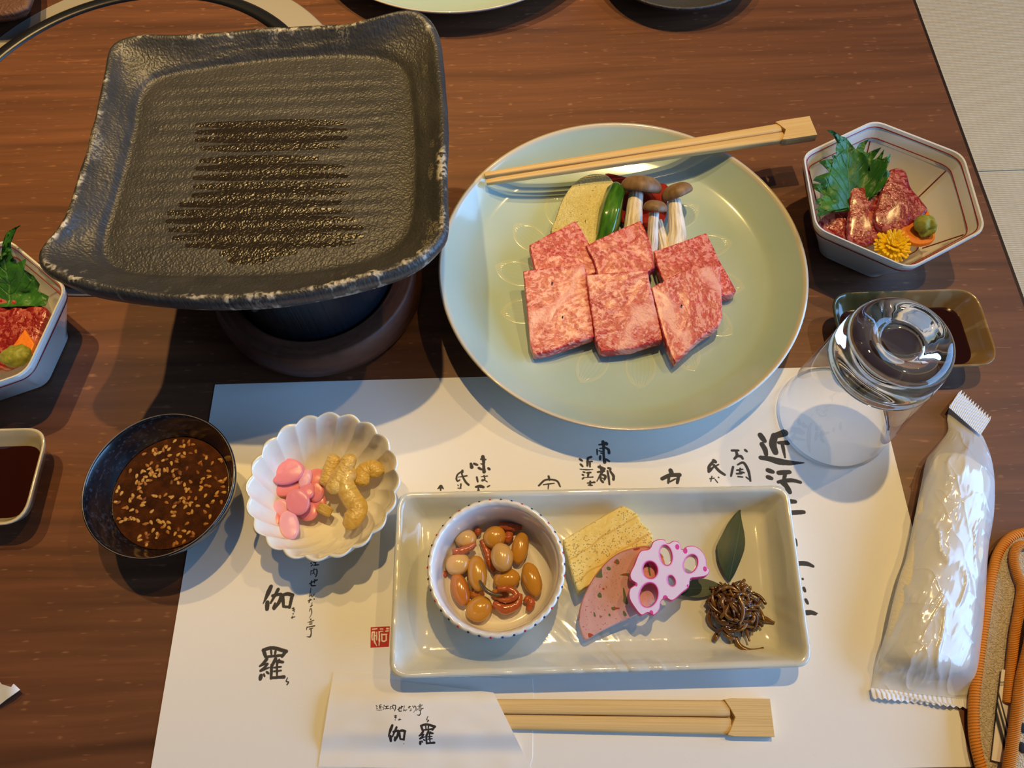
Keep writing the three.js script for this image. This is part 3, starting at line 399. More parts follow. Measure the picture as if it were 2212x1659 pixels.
// hexagonal bowls
function hexBowl(x, z, rot, label) {
  const R = 0.0604, h = 0.045, per = 5;
  const hexRing = (rad, round, y) => { const p = Array.from({ length: 6 }, (_, i) => { const a = rot + i * Math.PI / 3; return [Math.cos(a) * rad, Math.sin(a) * rad]; }); return roundPoly(p, round, per).map((q) => [q[0], y, q[1]]); };
  const rings = [hexRing(0.02, 0.004, 0.002), hexRing(0.0325, 0.006, 0.0015), hexRing(0.0365, 0.006, 0), hexRing(0.038, 0.006, 0.0008), hexRing(0.0395, 0.006, 0.005), hexRing(0.0560, 0.007, 0.034), hexRing(R * 0.985, 0.0075, h - 0.0045), hexRing(R, 0.0075, h - 0.0015), hexRing(R * 0.993, 0.0075, h), hexRing(R * 0.972, 0.0072, h - 0.0002), hexRing(R * 0.955, 0.007, h - 0.002), hexRing(R * 0.912, 0.0062, h - 0.0075), hexRing(R * 0.895, 0.006, h - 0.009), hexRing(R * 0.885, 0.006, h - 0.0115), hexRing(0.0385, 0.005, 0.0085), hexRing(0.0350, 0.005, 0.006), hexRing(0.02, 0.004, 0.0056)];
  const t = thing('hexagonal_bowl', label, 'bowl', [x, 0.0003, z]);
  part('bowl_body', loft(rings, { capStart: true, capEnd: true, crease: 0.55 }), M.porcelain, t);
  // painted red lines, as fine raised glaze
  const line = (rad, round, y, w = 0.0004) => { const p = hexRing(rad, round, y).map((q) => new THREE.Vector3(...q)), c = new THREE.CatmullRomCurve3(p, true, 'centripetal'); return new THREE.TubeGeometry(c, 180, w, 5, true); };
  part('red_line', line(R * 0.952, 0.007, h - 0.0022), M.redline, t, 'thin red painted line');
  part('red_line', line(R * 0.894, 0.006, h - 0.0090), M.redline, t, 'thin red painted line');
  part('red_line', line(0.0581, 0.0072, h - 0.0075), M.redline, t, 'thin red painted line');
  part('red_line', line(0.036, 0.005, 0.0068), M.redline, t, 'thin red painted line');
  for (let i = 0; i < 6; i++) { const a = rot + i * Math.PI / 3, A = new THREE.Vector3(Math.cos(a) * 0.0518, h - 0.0113, Math.sin(a) * 0.0518), B = new THREE.Vector3(Math.cos(a) * 0.0371, 0.0088, Math.sin(a) * 0.0371); part('red_line', new THREE.TubeGeometry(new THREE.LineCurve3(A, B), 2, 0.0004, 5), M.redline, t, 'thin red painted line'); }
  return t;
}
hexBowl(0.2273, -0.1022, -1.524, 'white hexagonal bowl with red lines beside the celadon plate');
hexBowl(-0.3490, -0.0272, -1.4075, 'white hexagonal bowl with red lines beside the stone grill');

// soy sauce dishes
M.soy = std({ color: srgb(44, 14, 8), roughness: 0.05, clearcoat: 1, clearcoatRoughness: 0.02 });
function soyDish(x, z, w, d, h, colA, colB, split, label, soyLabel) {
  const rr = (W_, D_, r, y) => roundPoly([[-W_ / 2, -D_ / 2], [W_ / 2, -D_ / 2], [W_ / 2, D_ / 2], [-W_ / 2, D_ / 2]], r, 7).flatMap((p, i, A) => { const q = A[(i + 1) % A.length]; return i % 8 === 7 ? [0, 1, 2, 3, 4].map((k) => [mix(p[0], q[0], k / 5), y, mix(p[1], q[1], k / 5)]) : [[p[0], y, p[1]]]; });
  const rings = [rr(w * 0.3, d * 0.3, 0.004, 0.001), rr(w * 0.6, d * 0.56, 0.006, 0), rr(w * 0.66, d * 0.62, 0.007, 0.002), rr(w * 0.9, d * 0.86, 0.012, h * 0.5), rr(w * 0.985, d * 0.975, 0.014, h * 0.86), rr(w, d, 0.014, h - 0.001), rr(w * 0.992, d * 0.985, 0.0138, h), rr(w * 0.962, d * 0.94, 0.013, h - 0.0008), rr(w * 0.9, d * 0.86, 0.012, h * 0.72), rr(w * 0.8, d * 0.72, 0.0105, h * 0.38), rr(w * 0.72, d * 0.62, 0.009, 0.004), rr(w * 0.4, d * 0.3, 0.004, 0.0034)];
  const map = tex(256, 256, (u, v) => { const X = u + (fbm(u * 5, v * 5, 33, 3) - 0.5) * 0.25; let c = mix3(colA, colB, ss(split - 0.06, split + 0.06, X)); return mix3(c, [200, 190, 160], 0.35 * ss(0.55, 0.75, fbm(u * 9, v * 9, 35, 3)) * (X > split ? 1 : 0.3)); });
  const t = thing('soy_sauce_dish', label, 'dish', [x, 0.0003, z]);
  part('dish_body', loft(rings, { capStart: true, capEnd: true, uv: (p) => [0.5 + p[0] / w, 0.5 + p[2] / d] }), std({ map, roughness: 0.14, clearcoat: 0.7, clearcoatRoughness: 0.05 }), t);
  const lv = h * 0.46, q = rr(w * 0.826, d * 0.756, 0.0108, 0).map((p) => [p[0] + x, p[2] + z]);
  single('soy_sauce', soyLabel, 'soy sauce', pad(q, 0.0016, { rad: 0.0003, rings: 3, lift: () => lv - 0.0008, keep: true }), M.soy);
}
soyDish(0.2298, -0.0145, 0.092, 0.0545, 0.022, [64, 66, 40], [150, 120, 78], 0.42, 'olive and tan glazed soy dish behind the upturned glass', 'dark soy sauce in the olive and tan dish');
soyDish(-0.3415, 0.0655, 0.090, 0.0595, 0.022, [206, 190, 150], [214, 200, 166], 0.5, 'cream glazed soy dish below the hexagonal bowl by the grill', 'dark red soy sauce in the cream dish');

// ---------------------------------------------------------------- black sauce bowl, scalloped pickle bowl
const BB = { x: -0.2140, z: 0.0790, R: 0.0420, h: 0.040 };
{
  const map = tex(512, 512, (u, v) => { const n = fbm(u * 40, v * 40, 47, 4, 40, 40); return mix3([16, 17, 22], [46, 50, 62], ss(0.5, 0.8, n)); }, { rx: 0.06, ry: 0.06 });
  const black = std({ map, roughness: 0.22, clearcoat: 0.5, clearcoatRoughness: 0.1 });
  const t = thing('black_sauce_bowl', 'small round black glazed bowl of sesame sauce', 'bowl', [BB.x, 0.0003, BB.z]);
  const R = BB.R, h = BB.h;
  part('bowl_body', lathe(curve2([[0.014, 0.002], [0.018, 0.0], [0.0205, 0.001], [0.0215, 0.005], [0.029, 0.012], [0.0375, 0.026], [R * 0.99, h - 0.003], [R, h - 0.0008], [R * 0.985, h], [R * 0.955, h - 0.002], [0.0355, 0.028], [0.028, 0.0165], [0.018, 0.0095], [0.006, 0.008]], 80), 128, { wave: (a, r, y) => [r * (1 + (vn(a * 6 / TAU * 1 + 20, y * 60, 3, 6) - 0.5) * 0.012), y + (r > 0.036 ? (vn(a * 8 / TAU + 5, 1, 9, 8) - 0.5) * 0.0016 : 0)], uv: (p) => [Math.atan2(p[2], p[0]) * 0.03, Math.hypot(p[0], p[2]) + p[1]] }), black, t);
  part('worn_rim', lathe([[R * 0.978, h - 0.0002], [R * 0.984, h + 0.0004], [R * 0.990, h - 0.0001]], 128, { capStart: false, capEnd: false }), std({ color: srgb(120, 104, 84), roughness: 0.3 }), t, 'worn brown rim');
  const sm_ = tex(512, 512, (u, v) => { const n = fbm(u * 14, v * 14, 53, 4, 14, 14), s = vn(u * 90, v * 90, 55, 90, 90); return mix3([44, 20, 8], [92, 48, 18], clamp(n * 1.1 - 0.1 + (s > 0.8 ? 0.25 : 0))); }, { rx: 0.06, ry: 0.06 });
  const lv = 0.0245, Rs = 0.0334;
  const s = thing('sesame_sauce', 'brown dipping sauce with sesame seeds in the black bowl', 'sauce', [BB.x, lv - 0.003, BB.z]);
  part('sauce_surface', lathe([[Rs * 0.5, 0], [Rs * 0.93, 0], [Rs, 0.0032], [Rs * 0.985, 0.003], [Rs * 0.8, 0.0028], [Rs * 0.4, 0.0028]], 96), std({ map: sm_, roughness: 0.2, clearcoat: 0.5, clearcoatRoughness: 0.08, bumpMap: bumpTex(256, 256, (u, v) => fbm(u * 12, v * 12, 57, 2, 12, 12), { rx: 0.05, ry: 0.05 }), bumpScale: 0.00006 }), s);
  const r = rng(77), seeds = [0, 1, 2].map((k) => { const g = blob(0.0016, 0.0005, 0.0009, { seg: 8 }); const p = g.attributes.position; for (let i = 0; i < p.count; i++) { const x = p.getX(i); p.setZ(i, p.getZ(i) * (1 - 0.42 * x / 0.0017)); } g.computeVertexNormals(); return g; });
  const sc = [std({ color: srgb(190, 146, 78), roughness: 0.6 }), std({ color: srgb(160, 104, 44), roughness: 0.6 }), std({ color: srgb(120, 66, 24), roughness: 0.6 })];
  for (let i = 0; i < 200; i++) { const a = r() * TAU, d = Math.sqrt(r()) * Rs * 0.95, k = r() < 0.5 ? 0 : r() < 0.6 ? 1 : 2, m = part('sesame_seed', seeds[k], sc[k], s); m.position.set(Math.cos(a) * d, 0.0030, Math.sin(a) * d); m.rotation.set((r() - 0.5) * 0.4, r() * TAU, (r() - 0.5) * 0.4); }
}
const PB = { x: -0.1232, z: 0.0812, R: 0.0420, h: 0.038 };
{
  const N = 20, fl = (a) => Math.abs(Math.cos(a * N / 2));
  const wave = (a, r, y) => { const k = clamp((r - 0.014) / 0.028), tw = a + (1 - k) * 0.55, f = fl(tw); return [r * (1 + 0.055 * k * (f - 0.6)), y + (r > 0.037 ? 0.0006 * f : 0)]; };
  const g = lathe(curve2([[0.014, 0.0015], [0.017, 0], [0.019, 0.001], [0.0195, 0.004], [0.027, 0.009], [0.036, 0.021], [PB.R * 0.985, PB.h - 0.003], [PB.R, PB.h - 0.0006], [PB.R * 0.985, PB.h + 0.0003], [PB.R * 0.955, PB.h - 0.0015], [0.034, 0.0225], [0.026, 0.0125], [0.017, 0.0075], [0.005, 0.0062]], 70), 400, { wave });
  const t = thing('scalloped_bowl', 'small white porcelain bowl with scalloped petal rim', 'bowl', [PB.x, 0.0007, PB.z]); part('bowl_body', g, std({ color: srgb(238, 236, 222), roughness: 0.14, clearcoat: 0.7, clearcoatRoughness: 0.06 }), t);
}

// ---------------------------------------------------------------- rectangular tray and the ramekin on it
const TR = { y: 0.0058 };
{
  const cor = [[858, 1063], [1703, 1048], [1757, 1441], [839, 1466]].map(([x, y]) => at(x, y, 0.0225)), c = [0, 2].map((j) => cor.reduce((s, p) => s + p.getComponent(j), 0) / 4);
  const q = cor.map((p) => [p.x - c[0], p.z - c[1]]);
  const ring = (inset, r, y) => { const p = q.map(([x, z]) => [x - Math.sign(x) * inset, z - Math.sign(z) * inset]); return roundPoly(p, r, 7).flatMap((a, i, A) => { const b = A[(i + 1) % A.length]; return i % 8 === 7 ? [0, 1, 2, 3, 4, 5].map((k) => [mix(a[0], b[0], k / 6), y, mix(a[1], b[1], k / 6)]) : [[a[0], y, a[1]]]; }); };
  const h = 0.0225;
  const rings = [ring(0.04, 0.002, 0.001), ring(0.0155, 0.006, 0.0008), ring(0.0135, 0.006, 0), ring(0.012, 0.006, 0.0006), ring(0.011, 0.0065, 0.004), ring(0.005, 0.008, 0.0145), ring(0.0006, 0.009, h - 0.003), ring(0, 0.009, h - 0.0012), ring(0.0008, 0.0086, h), ring(0.0024, 0.008, h), ring(0.0040, 0.007, h - 0.0012), ring(0.0075, 0.006, 0.0145), ring(0.0105, 0.005, 0.0085), ring(0.0130, 0.004, 0.0063), ring(0.018, 0.003, 0.0057), ring(0.028, 0.002, 0.0055), ring(0.042, 0.001, 0.0055)];
  const brush = bumpTex(1024, 512, (u, v) => { const a = -0.75 + 0.25 * Math.sin(u * 5), x = u * 2, y = v, X = x * Math.cos(a) - y * Math.sin(a), Y = x * Math.sin(a) + y * Math.cos(a); const soft = fbm(u * 9, v * 4.5, 68, 2), str = fbm(X * 2.2, Y * 20, 67, 2); return clamp(0.5 + 0.55 * (soft - 0.5) + 0.4 * (str - 0.5) * ss(0.3, 0.7, fbm(u * 5, v * 3, 64, 2))); });
  const col = tex(256, 128, (u, v) => mix3([214, 216, 204], [228, 226, 210], fbm(u * 8, v * 4, 69, 3)));
  const m = std({ map: col, roughness: 0.1, clearcoat: 0.8, clearcoatRoughness: 0.04, bumpMap: brush, bumpScale: 0.002 });
  const t = thing('rectangular_tray', 'long white porcelain tray holding small appetizers', 'tray', [c[0], 0.0007, c[1]]);
  part('tray_body', loft(rings, { capStart: true, capEnd: true, uv: (p) => [0.5 + p[0] / 0.23, 0.5 + p[2] / 0.11] }), m, t);
  TR.y = 0.0062; TR.c = c;
}
const RK = { x: -0.0282, z: 0.1288, R: 0.0355, h: 0.034, y: 0.0068 };
{
  const n = 38, wave = (a, r, y) => [r * (1 + (y > 0.0298 && r > 0.033 ? 0.012 * (Math.abs(Math.sin(a * n / 2)) - 0.5) : 0)), y];
  const pr = [[0.022, 0.001], [0.026, 0], [0.0285, 0.0008], [0.0305, 0.004], [0.0325, 0.012], [0.0345, 0.024], [0.0352, 0.0300], [0.0358, 0.0318], [0.0357, 0.0332], [0.0346, 0.034], [0.0333, 0.0332], [0.0322, 0.030], [0.0308, 0.0165], [0.0296, 0.0095], [0.027, 0.0068], [0.02, 0.0062], [0.006, 0.006]];
  const t = thing('ramekin', 'small white round ramekin with dotted rim holding beans', 'ramekin', [RK.x, RK.y, RK.z]);
  part('ramekin_body', lathe(curve2(pr, 90), 228, { wave }), std({ color: srgb(238, 234, 226), roughness: 0.16, clearcoat: 0.6, clearcoatRoughness: 0.06 }), t);
  const dm = [std({ color: srgb(36, 58, 84), roughness: 0.2 }), std({ color: srgb(38, 70, 150), roughness: 0.2 }), std({ color: srgb(200, 44, 50), roughness: 0.2 })], dg = new THREE.SphereGeometry(0.00085, 8, 6);
  for (let i = 0; i < n; i++) { const a = i / n * TAU, d = part('painted_dot', dg, i % 3 === 1 ? dm[2] : i % 7 === 2 ? dm[1] : dm[0], t); d.position.set(Math.cos(a) * 0.0354, 0.0326, Math.sin(a) * 0.0354); d.scale.set(1, 1.1, 1); }
}

// ---------------------------------------------------------------- food textures
function marble(seed, lean, fat, res, f, warp, stretch, band, size = 0.085) {
  return tex(res, res, (u, v) => {
    const wx = vn(u * 9, v * 9, seed, 9, 9) - 0.5 + 0.5 * (vn(u * 27, v * 27, seed + 1, 27, 27) - 0.5), wy = vn(u * 9, v * 9, seed + 40, 9, 9) - 0.5 + 0.5 * (vn(u * 27, v * 27, seed + 41, 27, 27) - 0.5);
    const X = u * f + wx * warp, Y = v * f * stretch + wy * warp;
    const a = fbm(X, Y, seed + 3, 3, f, f * stretch), b = 1 - Math.abs(2 * fbm(X * 0.6, Y * 0.6, seed + 9, 2) - 1);
    let k = ss(0.42, 0.66, a) * 0.85 + ss(0.9, 0.98, b) * 0.5;
    if (band) { const s = ((v * 2 + u + wx * 0.25) % 1 + 1) % 1, w = Math.exp(-(((s - 0.45) / 0.14) ** 2)); k = Math.max(k, clamp(w * 1.25 - 0.12)); }
    const fine = hash(Math.floor(u * 400), Math.floor(v * 400), seed);
    const c = mix3(mix3(lean[0], lean[1], vn(u * 30, v * 30, seed + 13, 30, 30)), fat, clamp(k));
    return c.map((q) => q + (fine - 0.5) * 12);
  }, { rx: size, ry: size });
}
const meatBump = bumpTex(512, 512, (u, v) => fbm(u * 50, v * 50, 111, 4, 50, 50), { rx: 0.06, ry: 0.06 });
M.beef = [std({ map: marble(201, [[170, 24, 42], [200, 48, 62]], [232, 150, 152], 1024, 52, 1.6, 1, false), roughness: 0.42, clearcoat: 0.25, clearcoatRoughness: 0.25, bumpMap: meatBump, bumpScale: 0.0004 }),
  std({ map: marble(233, [[176, 34, 50], [206, 62, 72]], [238, 166, 160], 1024, 40, 2.0, 1.8, true), roughness: 0.42, clearcoat: 0.25, clearcoatRoughness: 0.25, bumpMap: meatBump, bumpScale: 0.0004 })];
M.rawbeef = std({ map: marble(271, [[124, 22, 28], [152, 38, 40]], [196, 112, 100], 512, 26, 2, 1, false, 0.06), roughness: 0.22, clearcoat: 0.5, clearcoatRoughness: 0.18, bumpMap: meatBump, bumpScale: 0.0004 });

// ---------------------------------------------------------------- on the celadon plate
const z3 = Z(1120, 360, 0.2713);
{
  const px = (list) => list.map(([x, y]) => z3(x, y));
  const slices = [ // outline, height of top as [[pixel y, height] ...], material, label
    [[[85, 620], [455, 428], [505, 500], [560, 610], [640, 830], [500, 900], [150, 880], [110, 760]], [[420, 0.0265], [880, 0.0215]], 0, 'marbled beef slice leaning on the potato slice'],
    [[[535, 625], [750, 520], [975, 424], [1010, 500], [1062, 640], [1090, 800], [860, 960], [640, 900], [600, 760]], [[420, 0.0295], [950, 0.0225]], 0, 'marbled beef slice leaning on the green pepper and mushrooms'],
    [[[1075, 672], [1290, 600], [1497, 522], [1600, 740], [1735, 985], [1700, 1020], [1500, 1060], [1180, 980], [1110, 800]], [[520, 0.0255], [1050, 0.020]], 0, 'marbled beef slice whose corner shows beside the fatty striped slice'],
    [[[38, 830], [280, 795], [525, 772], [545, 900], [560, 1040], [605, 1350], [420, 1410], [250, 1475], [120, 1500], [90, 1400], [70, 1150], [50, 960]], [[770, 0.0305], [1480, 0.0215]], 1, 'pink beef slice with a wide fat band, corner lifted by potato side'],
    [[[540, 860], [800, 835], [1032, 818], [1045, 920], [1070, 1020], [1110, 1180], [1152, 1375], [900, 1450], [655, 1475], [610, 1370], [575, 1130], [555, 990]], [[820, 0.0325], [1470, 0.0215]], 1, 'marbled beef slice lying between the two other front beef slices'],
    [[[1060, 960], [1300, 830], [1605, 775], [1615, 960], [1628, 1190], [1600, 1262], [1430, 1380], [1245, 1560], [1225, 1530], [1155, 1345], [1110, 1170], [1075, 1040]], [[775, 0.0315], [1560, 0.0225]], 1, 'streaky beef slice with grain running lengthwise and pointed lower tip'],
  ];
  slices.forEach(([o, hh, m, label], i) => {
    const P = px(o), y0 = z3(0, hh[0][0])[1], y1 = z3(0, hh[1][0])[1];
    const g = padPx(P, (x, y) => mix(hh[0][1], hh[1][1], clamp((y - y0) / (y1 - y0), -0.1, 1.1)), 0.0075, { rad: 0.0009, rings: 7, rough: 0.0004, freq: 160, seed: i + 3, n: 90, uvo: [0.013 * i, 0.021 * i], uvr: [0.3, 0.5, 0.9, 0.25, 0.35, 1.45][i] });
    single('beef_slice', label, 'beef slice', g, M.beef[m], 'beef slices on the celadon plate');
  });
  // potato
  const pot = std({ map: tex(512, 512, (u, v) => { const n = fbm(u * 20, v * 20, 121, 4, 20, 20), s = vn(u * 110, v * 110, 123, 110, 110), d = vn(u * 42, v * 42, 125, 42, 42); let c = mix3([214, 202, 128], [232, 222, 162], n); c = mix3(c, [244, 238, 196], s > 0.72 ? 0.5 : 0); return d > 0.965 ? [70, 60, 30] : c; }, { rx: 0.05, ry: 0.05 }), roughness: 0.4, bumpMap: bumpTex(256, 256, (u, v) => vn(u * 90, v * 90, 127, 90, 90), { rx: 0.04, ry: 0.04 }), bumpScale: 0.0005 });
  const po = curve2([[262, 520], [300, 400], [350, 262], [430, 142], [520, 74], [620, 53], [700, 62], [752, 110], [765, 160], [715, 260], [660, 400], [640, 560], [560, 660], [400, 680]].map(([x, y]) => z3(x, y)), 80, true);
  const pt = single('potato_slice', 'pale yellow potato slice standing behind the beef', 'potato slice', padPx(po, (x, y) => 0.0215, 0.0075, { rad: 0.0012, dome: 0.0012, keep: true, rough: 0.0002, freq: 120 }), pot);
  part('potato_skin', (() => { const P = po.map(([x, y]) => at(x, y, 0.0215)), c = new THREE.Vector3(); P.forEach((p) => c.add(p)); c.multiplyScalar(1 / P.length); const mk = (s, y) => P.map((p) => [c.x + (p.x - c.x) * s - pt.position.x, y - pt.position.y, c.z + (p.z - c.z) * s - pt.position.z]); return loft(orient(P.map((p) => [p.x, p.z])) && [mk(1.0, 0.0145), mk(1.022, 0.0152), mk(1.022, 0.0192), mk(1.0, 0.0201)]); })(), std({ color: srgb(96, 74, 34), roughness: 0.6 }), pt, 'thin brown skin');
  // green pepper
  const pepM = std({ map: tex(256, 256, (u, v) => mix3([34, 78, 16], [92, 142, 36], clamp(fbm(u * 8, v * 6, 131, 3, 8, 6) * 1.2 - 0.1)), { rx: 0.02, ry: 0.05 }), roughness: 0.16, clearcoat: 0.8, clearcoatRoughness: 0.08 });
  const pp = pxPath([[795, 165, 0.026], [765, 235, 0.0275], [735, 350, 0.0265], [715, 450, 0.0245], [690, 560, 0.021], [665, 660, 0.018]], 0.02, z3);
  const pg = (() => { const c = new THREE.CatmullRomCurve3(pp), rings = []; for (let k = 0; k <= 40; k++) { const t = k / 40, p = c.getPointAt(t), T = c.getTangentAt(t), S = new THREE.Vector3().crossVectors(T, new THREE.Vector3(0, 1, 0)).normalize(), U = new THREE.Vector3().crossVectors(S, T).normalize(); const r0 = 0.0072 * Math.sqrt(clamp(1 - Math.max(0, (0.12 - t) / 0.125) ** 2, 0.03, 1)) * (1 - 0.18 * Math.sin(t * 9) * 0.3); rings.push(Array.from({ length: 28 }, (_, i) => { const a = i / 28 * TAU, r = r0 * (1 + 0.07 * Math.cos(a * 5 + t * 2) + 0.1 * (vn(i / 28 * 6, t * 7, 133, 6) - 0.5)); const q = p.clone().addScaledVector(S, Math.cos(a) * r).addScaledVector(U, Math.sin(a) * r); return [q.x, q.y, q.z]; })); } return loft(rings, { capStart: true, capEnd: true, uv: (p, i, k) => [i / 28 * 0.04, k / 40 * 0.05] }); })();
  single('green_pepper', 'small glossy green pepper between potato slice and mushrooms', 'pepper', pg, pepM);
  // red pepper under the mushrooms
  single('red_pepper_slice', 'red pepper slice tucked under the mushrooms', 'red pepper', padPx(curve2([[690, 50], [780, 60], [900, 90], [1050, 120], [1190, 145], [1190, 260], [1170, 420], [1100, 480], [950, 470], [830, 440], [790, 330], [760, 160]].map(([x, y]) => z3(x, y)), 60, true), 0.0165, 0.004, { rad: 0.0012, keep: true }), std({ color: srgb(150, 34, 22), roughness: 0.22, clearcoat: 0.6 }));
  // mushrooms
  const capM = std({ map: tex(256, 256, (u, v) => { const n = fbm(u * 14, v * 14, 141, 4, 14, 14); return mix3([112, 84, 56], [158, 126, 90], n); }, { rx: 0.03, ry: 0.03 }), roughness: 0.5, sheen: 0.3 });
  const gillM = std({ map: tex(512, 16, (u) => mix3([150, 128, 112], [214, 198, 182], 0.5 + 0.5 * Math.sin(u * TAU * 70))), roughness: 0.8 });
  const stemM = std({ map: tex(256, 256, (u, v) => { const n = fbm(u * 40, v * 5, 145, 4, 40, 5); return mix3([220, 204, 176], [248, 240, 224], ss(0.25, 0.6, n)); }, { rx: 0.02, ry: 0.05 }), roughness: 0.7, bumpMap: bumpTex(256, 64, (u, v) => fbm(u * 40, v * 4, 147, 3, 40, 4), { rx: 0.02, ry: 0.05 }), bumpScale: 0.0006 });
  function mushroom(label, foot, neck, rf, rn, capC, capR, axis, bend = 0) {
    const F = new THREE.Vector3(...foot), Nk = new THREE.Vector3(...neck), mid = F.clone().lerp(Nk, 0.5).add(new THREE.Vector3(bend, 0.0005, 0));
    const t = thing('shimeji_mushroom', label, 'mushroom', [F.x, Math.min(F.y, Nk.y) - 0.002, F.z], 0, 'shimeji mushrooms behind the beef');
    worldPart('stem', sweep([F, F.clone().lerp(mid, 0.5).add(new THREE.Vector3(bend * 0.3, 0, 0)), mid, Nk], (u) => mix(rf, rn, Math.pow(u, 0.7)), { seg: 20, sides: 18, wob: 0.12, seed: 3 }), stemM, t);
    if (!capR) return;
    const A = new THREE.Vector3(...axis).normalize(), Q = new THREE.Quaternion().setFromUnitVectors(new THREE.Vector3(0, 1, 0), A), C = new THREE.Vector3(...capC);
    const dome = lathe(curve2([[capR * 0.93, -capR * 0.16], [capR * 0.99, -capR * 0.08], [capR, capR * 0.06], [capR * 0.9, capR * 0.32], [capR * 0.62, capR * 0.55], [capR * 0.3, capR * 0.64], [capR * 0.05, capR * 0.66]], 24), 40, { capStart: false, wave: (a, r, y) => [r * (1 + 0.05 * Math.sin(a * 2 + 1) + 0.03 * Math.sin(a * 5)), y] });
    const under = lathe(curve2([[rn * 0.9, capR * 0.12], [capR * 0.5, capR * 0.0], [capR * 0.85, -capR * 0.12], [capR * 0.93, -capR * 0.16]], 10), 70, { capStart: false, capEnd: false, wave: (a, r, y) => [r * (1 + (r > capR * 0.4 ? 0.05 * Math.sin(a * 2 + 1) + 0.03 * Math.sin(a * 5) : 0)), y + (Math.round(a / TAU * 70) % 2 ? 0.00025 : 0)], uv: (p) => [Math.atan2(p[2], p[0]) / TAU, 0.5] });
    for (const [n, g, m] of [['cap', dome, capM], ['gills', under, gillM]]) { g.applyQuaternion(Q); g.translate(C.x, C.y, C.z); worldPart(n, g, m, t); }
  }
  const q = (x, y, h) => { const c = z3(x, y), p = at(c[0], c[1], h); return [p.x, p.y, p.z]; };
  mushroom('largest shimeji mushroom with broad brown cap beside the green pepper', q(890, 700, 0.0155), q(935, 215, 0.0268), 0.0080, 0.0048, q(970, 175, 0.028), 0.0132, [0.12, 0.62, -0.78]);
  mushroom('smallest shimeji mushroom with pale button cap in the middle', q(1055, 780, 0.0150), q(1078, 365, 0.0345), 0.0042, 0.0033, q(1086, 330, 0.0355), 0.0076, [0.1, 0.72, -0.62]);
  mushroom('shimeji mushroom with tilted cap bent outward over the plate', q(1250, 740, 0.0150), q(1240, 270, 0.0262), 0.0085, 0.0042, q(1262, 215, 0.0278), 0.0102, [-0.35, 0.62, -0.66], 0.0012);
  mushroom('short capless shimeji stem between the other mushrooms', q(1185, 760, 0.0145), q(1110, 430, 0.0225), 0.0050, 0.0028, null, 0, null);
  // pepper grains and thyme bits on plate and beef
}

// ---------------------------------------------------------------- chopsticks
const bamboo = std({ map: tex(1024, 128, (u, v) => { const n = fbm(u * 4, v * 46, 151, 3, 4, 46), f = vn(u * 10, v * 120, 153, 10, 120); return mix3([214, 176, 112], [238, 208, 148], clamp(n * 0.9 + (f - 0.5) * 0.3)); }, { rx: 0.2, ry: 0.02 }), roughness: 0.5, bumpMap: bumpTex(256, 128, (u, v) => fbm(u * 4, v * 60, 155, 3, 4, 60), { rx: 0.2, ry: 0.02 }), bumpScale: 0.0002 });
function chopsticks(label, tip, head, splay, wTip = 0.0038, wHead = 0.0076, th = 0.0052) { // joined pair lying from tip (Vector3) to head
  const L = tip.distanceTo(head), t = thing('wooden_chopsticks', label, 'chopsticks', [tip.x, Math.min(tip.y, head.y), tip.z]);
  const X = head.clone().sub(tip).normalize(), Zv = new THREE.Vector3().crossVectors(X, new THREE.Vector3(0, 1, 0)).normalize(), Y = new THREE.Vector3().crossVectors(Zv, X), B = new THREE.Matrix4().makeBasis(X, Y, Zv).setPosition(tip);
  const hl = 0.0225;
  for (const s of [-1, 1]) {
    const rings = []; for (let k = 0; k <= 24; k++) { const u = k / 24, x = u * (L - hl * 0.93), w = mix(wTip, wHead, Math.pow(u, 0.8)) / 2, hh = mix(0.0036, th, Math.pow(u, 0.6)) / 2, c = s * (mix(wTip, wHead, u) / 2 + 0.00012 + splay * (1 - u) ** 2); const n = 16; rings.push(Array.from({ length: n }, (_, i) => { const a = -i / n * TAU, ca = Math.cos(a), sa = Math.sin(a), p = 0.62; return [x, th / 2 + Math.sign(sa) * Math.abs(sa) ** p * hh, c + Math.sign(ca) * Math.abs(ca) ** p * w]; })); }
    const g = loft(rings, { capStart: true, capEnd: true, uv: (p) => [p[0], p[2] + p[1] * 0.7] }); g.applyMatrix4(B); worldPart('stick', g, bamboo, t);
  }
  const hw = wHead + 0.0006, pts = [[L - hl - 0.0006, -hw * 0.94], [L - hl * 0.9, -hw], [L, -hw], [L, hw], [L - hl * 0.9, hw], [L - hl - 0.0006, hw * 0.94], [L - hl * 0.92, hw * 0.5], [L - hl * 0.82, 0], [L - hl * 0.92, -hw * 0.5]];
  const sh = new THREE.Shape(pts.map((p) => new THREE.Vector2(p[0], p[1]))), g = new THREE.ExtrudeGeometry(sh, { depth: th + 0.0004, bevelEnabled: true, bevelSize: 0.0003, bevelThickness: 0.0003, bevelSegments: 2, curveSegments: 4 });
  g.rotateX(-Math.PI / 2); const uv = g.attributes.uv, p = g.attributes.position; for (let i = 0; i < p.count; i++) uv.setXY(i, p.getX(i), p.getZ(i) + p.getY(i));
  g.applyMatrix4(B); worldPart('joined_head', g, bamboo, t);
}
chopsticks('light wooden chopsticks resting across the celadon plate rim', at(1050, 392, 0.0275), at(1751, 284, 0.0365), 0.0011);

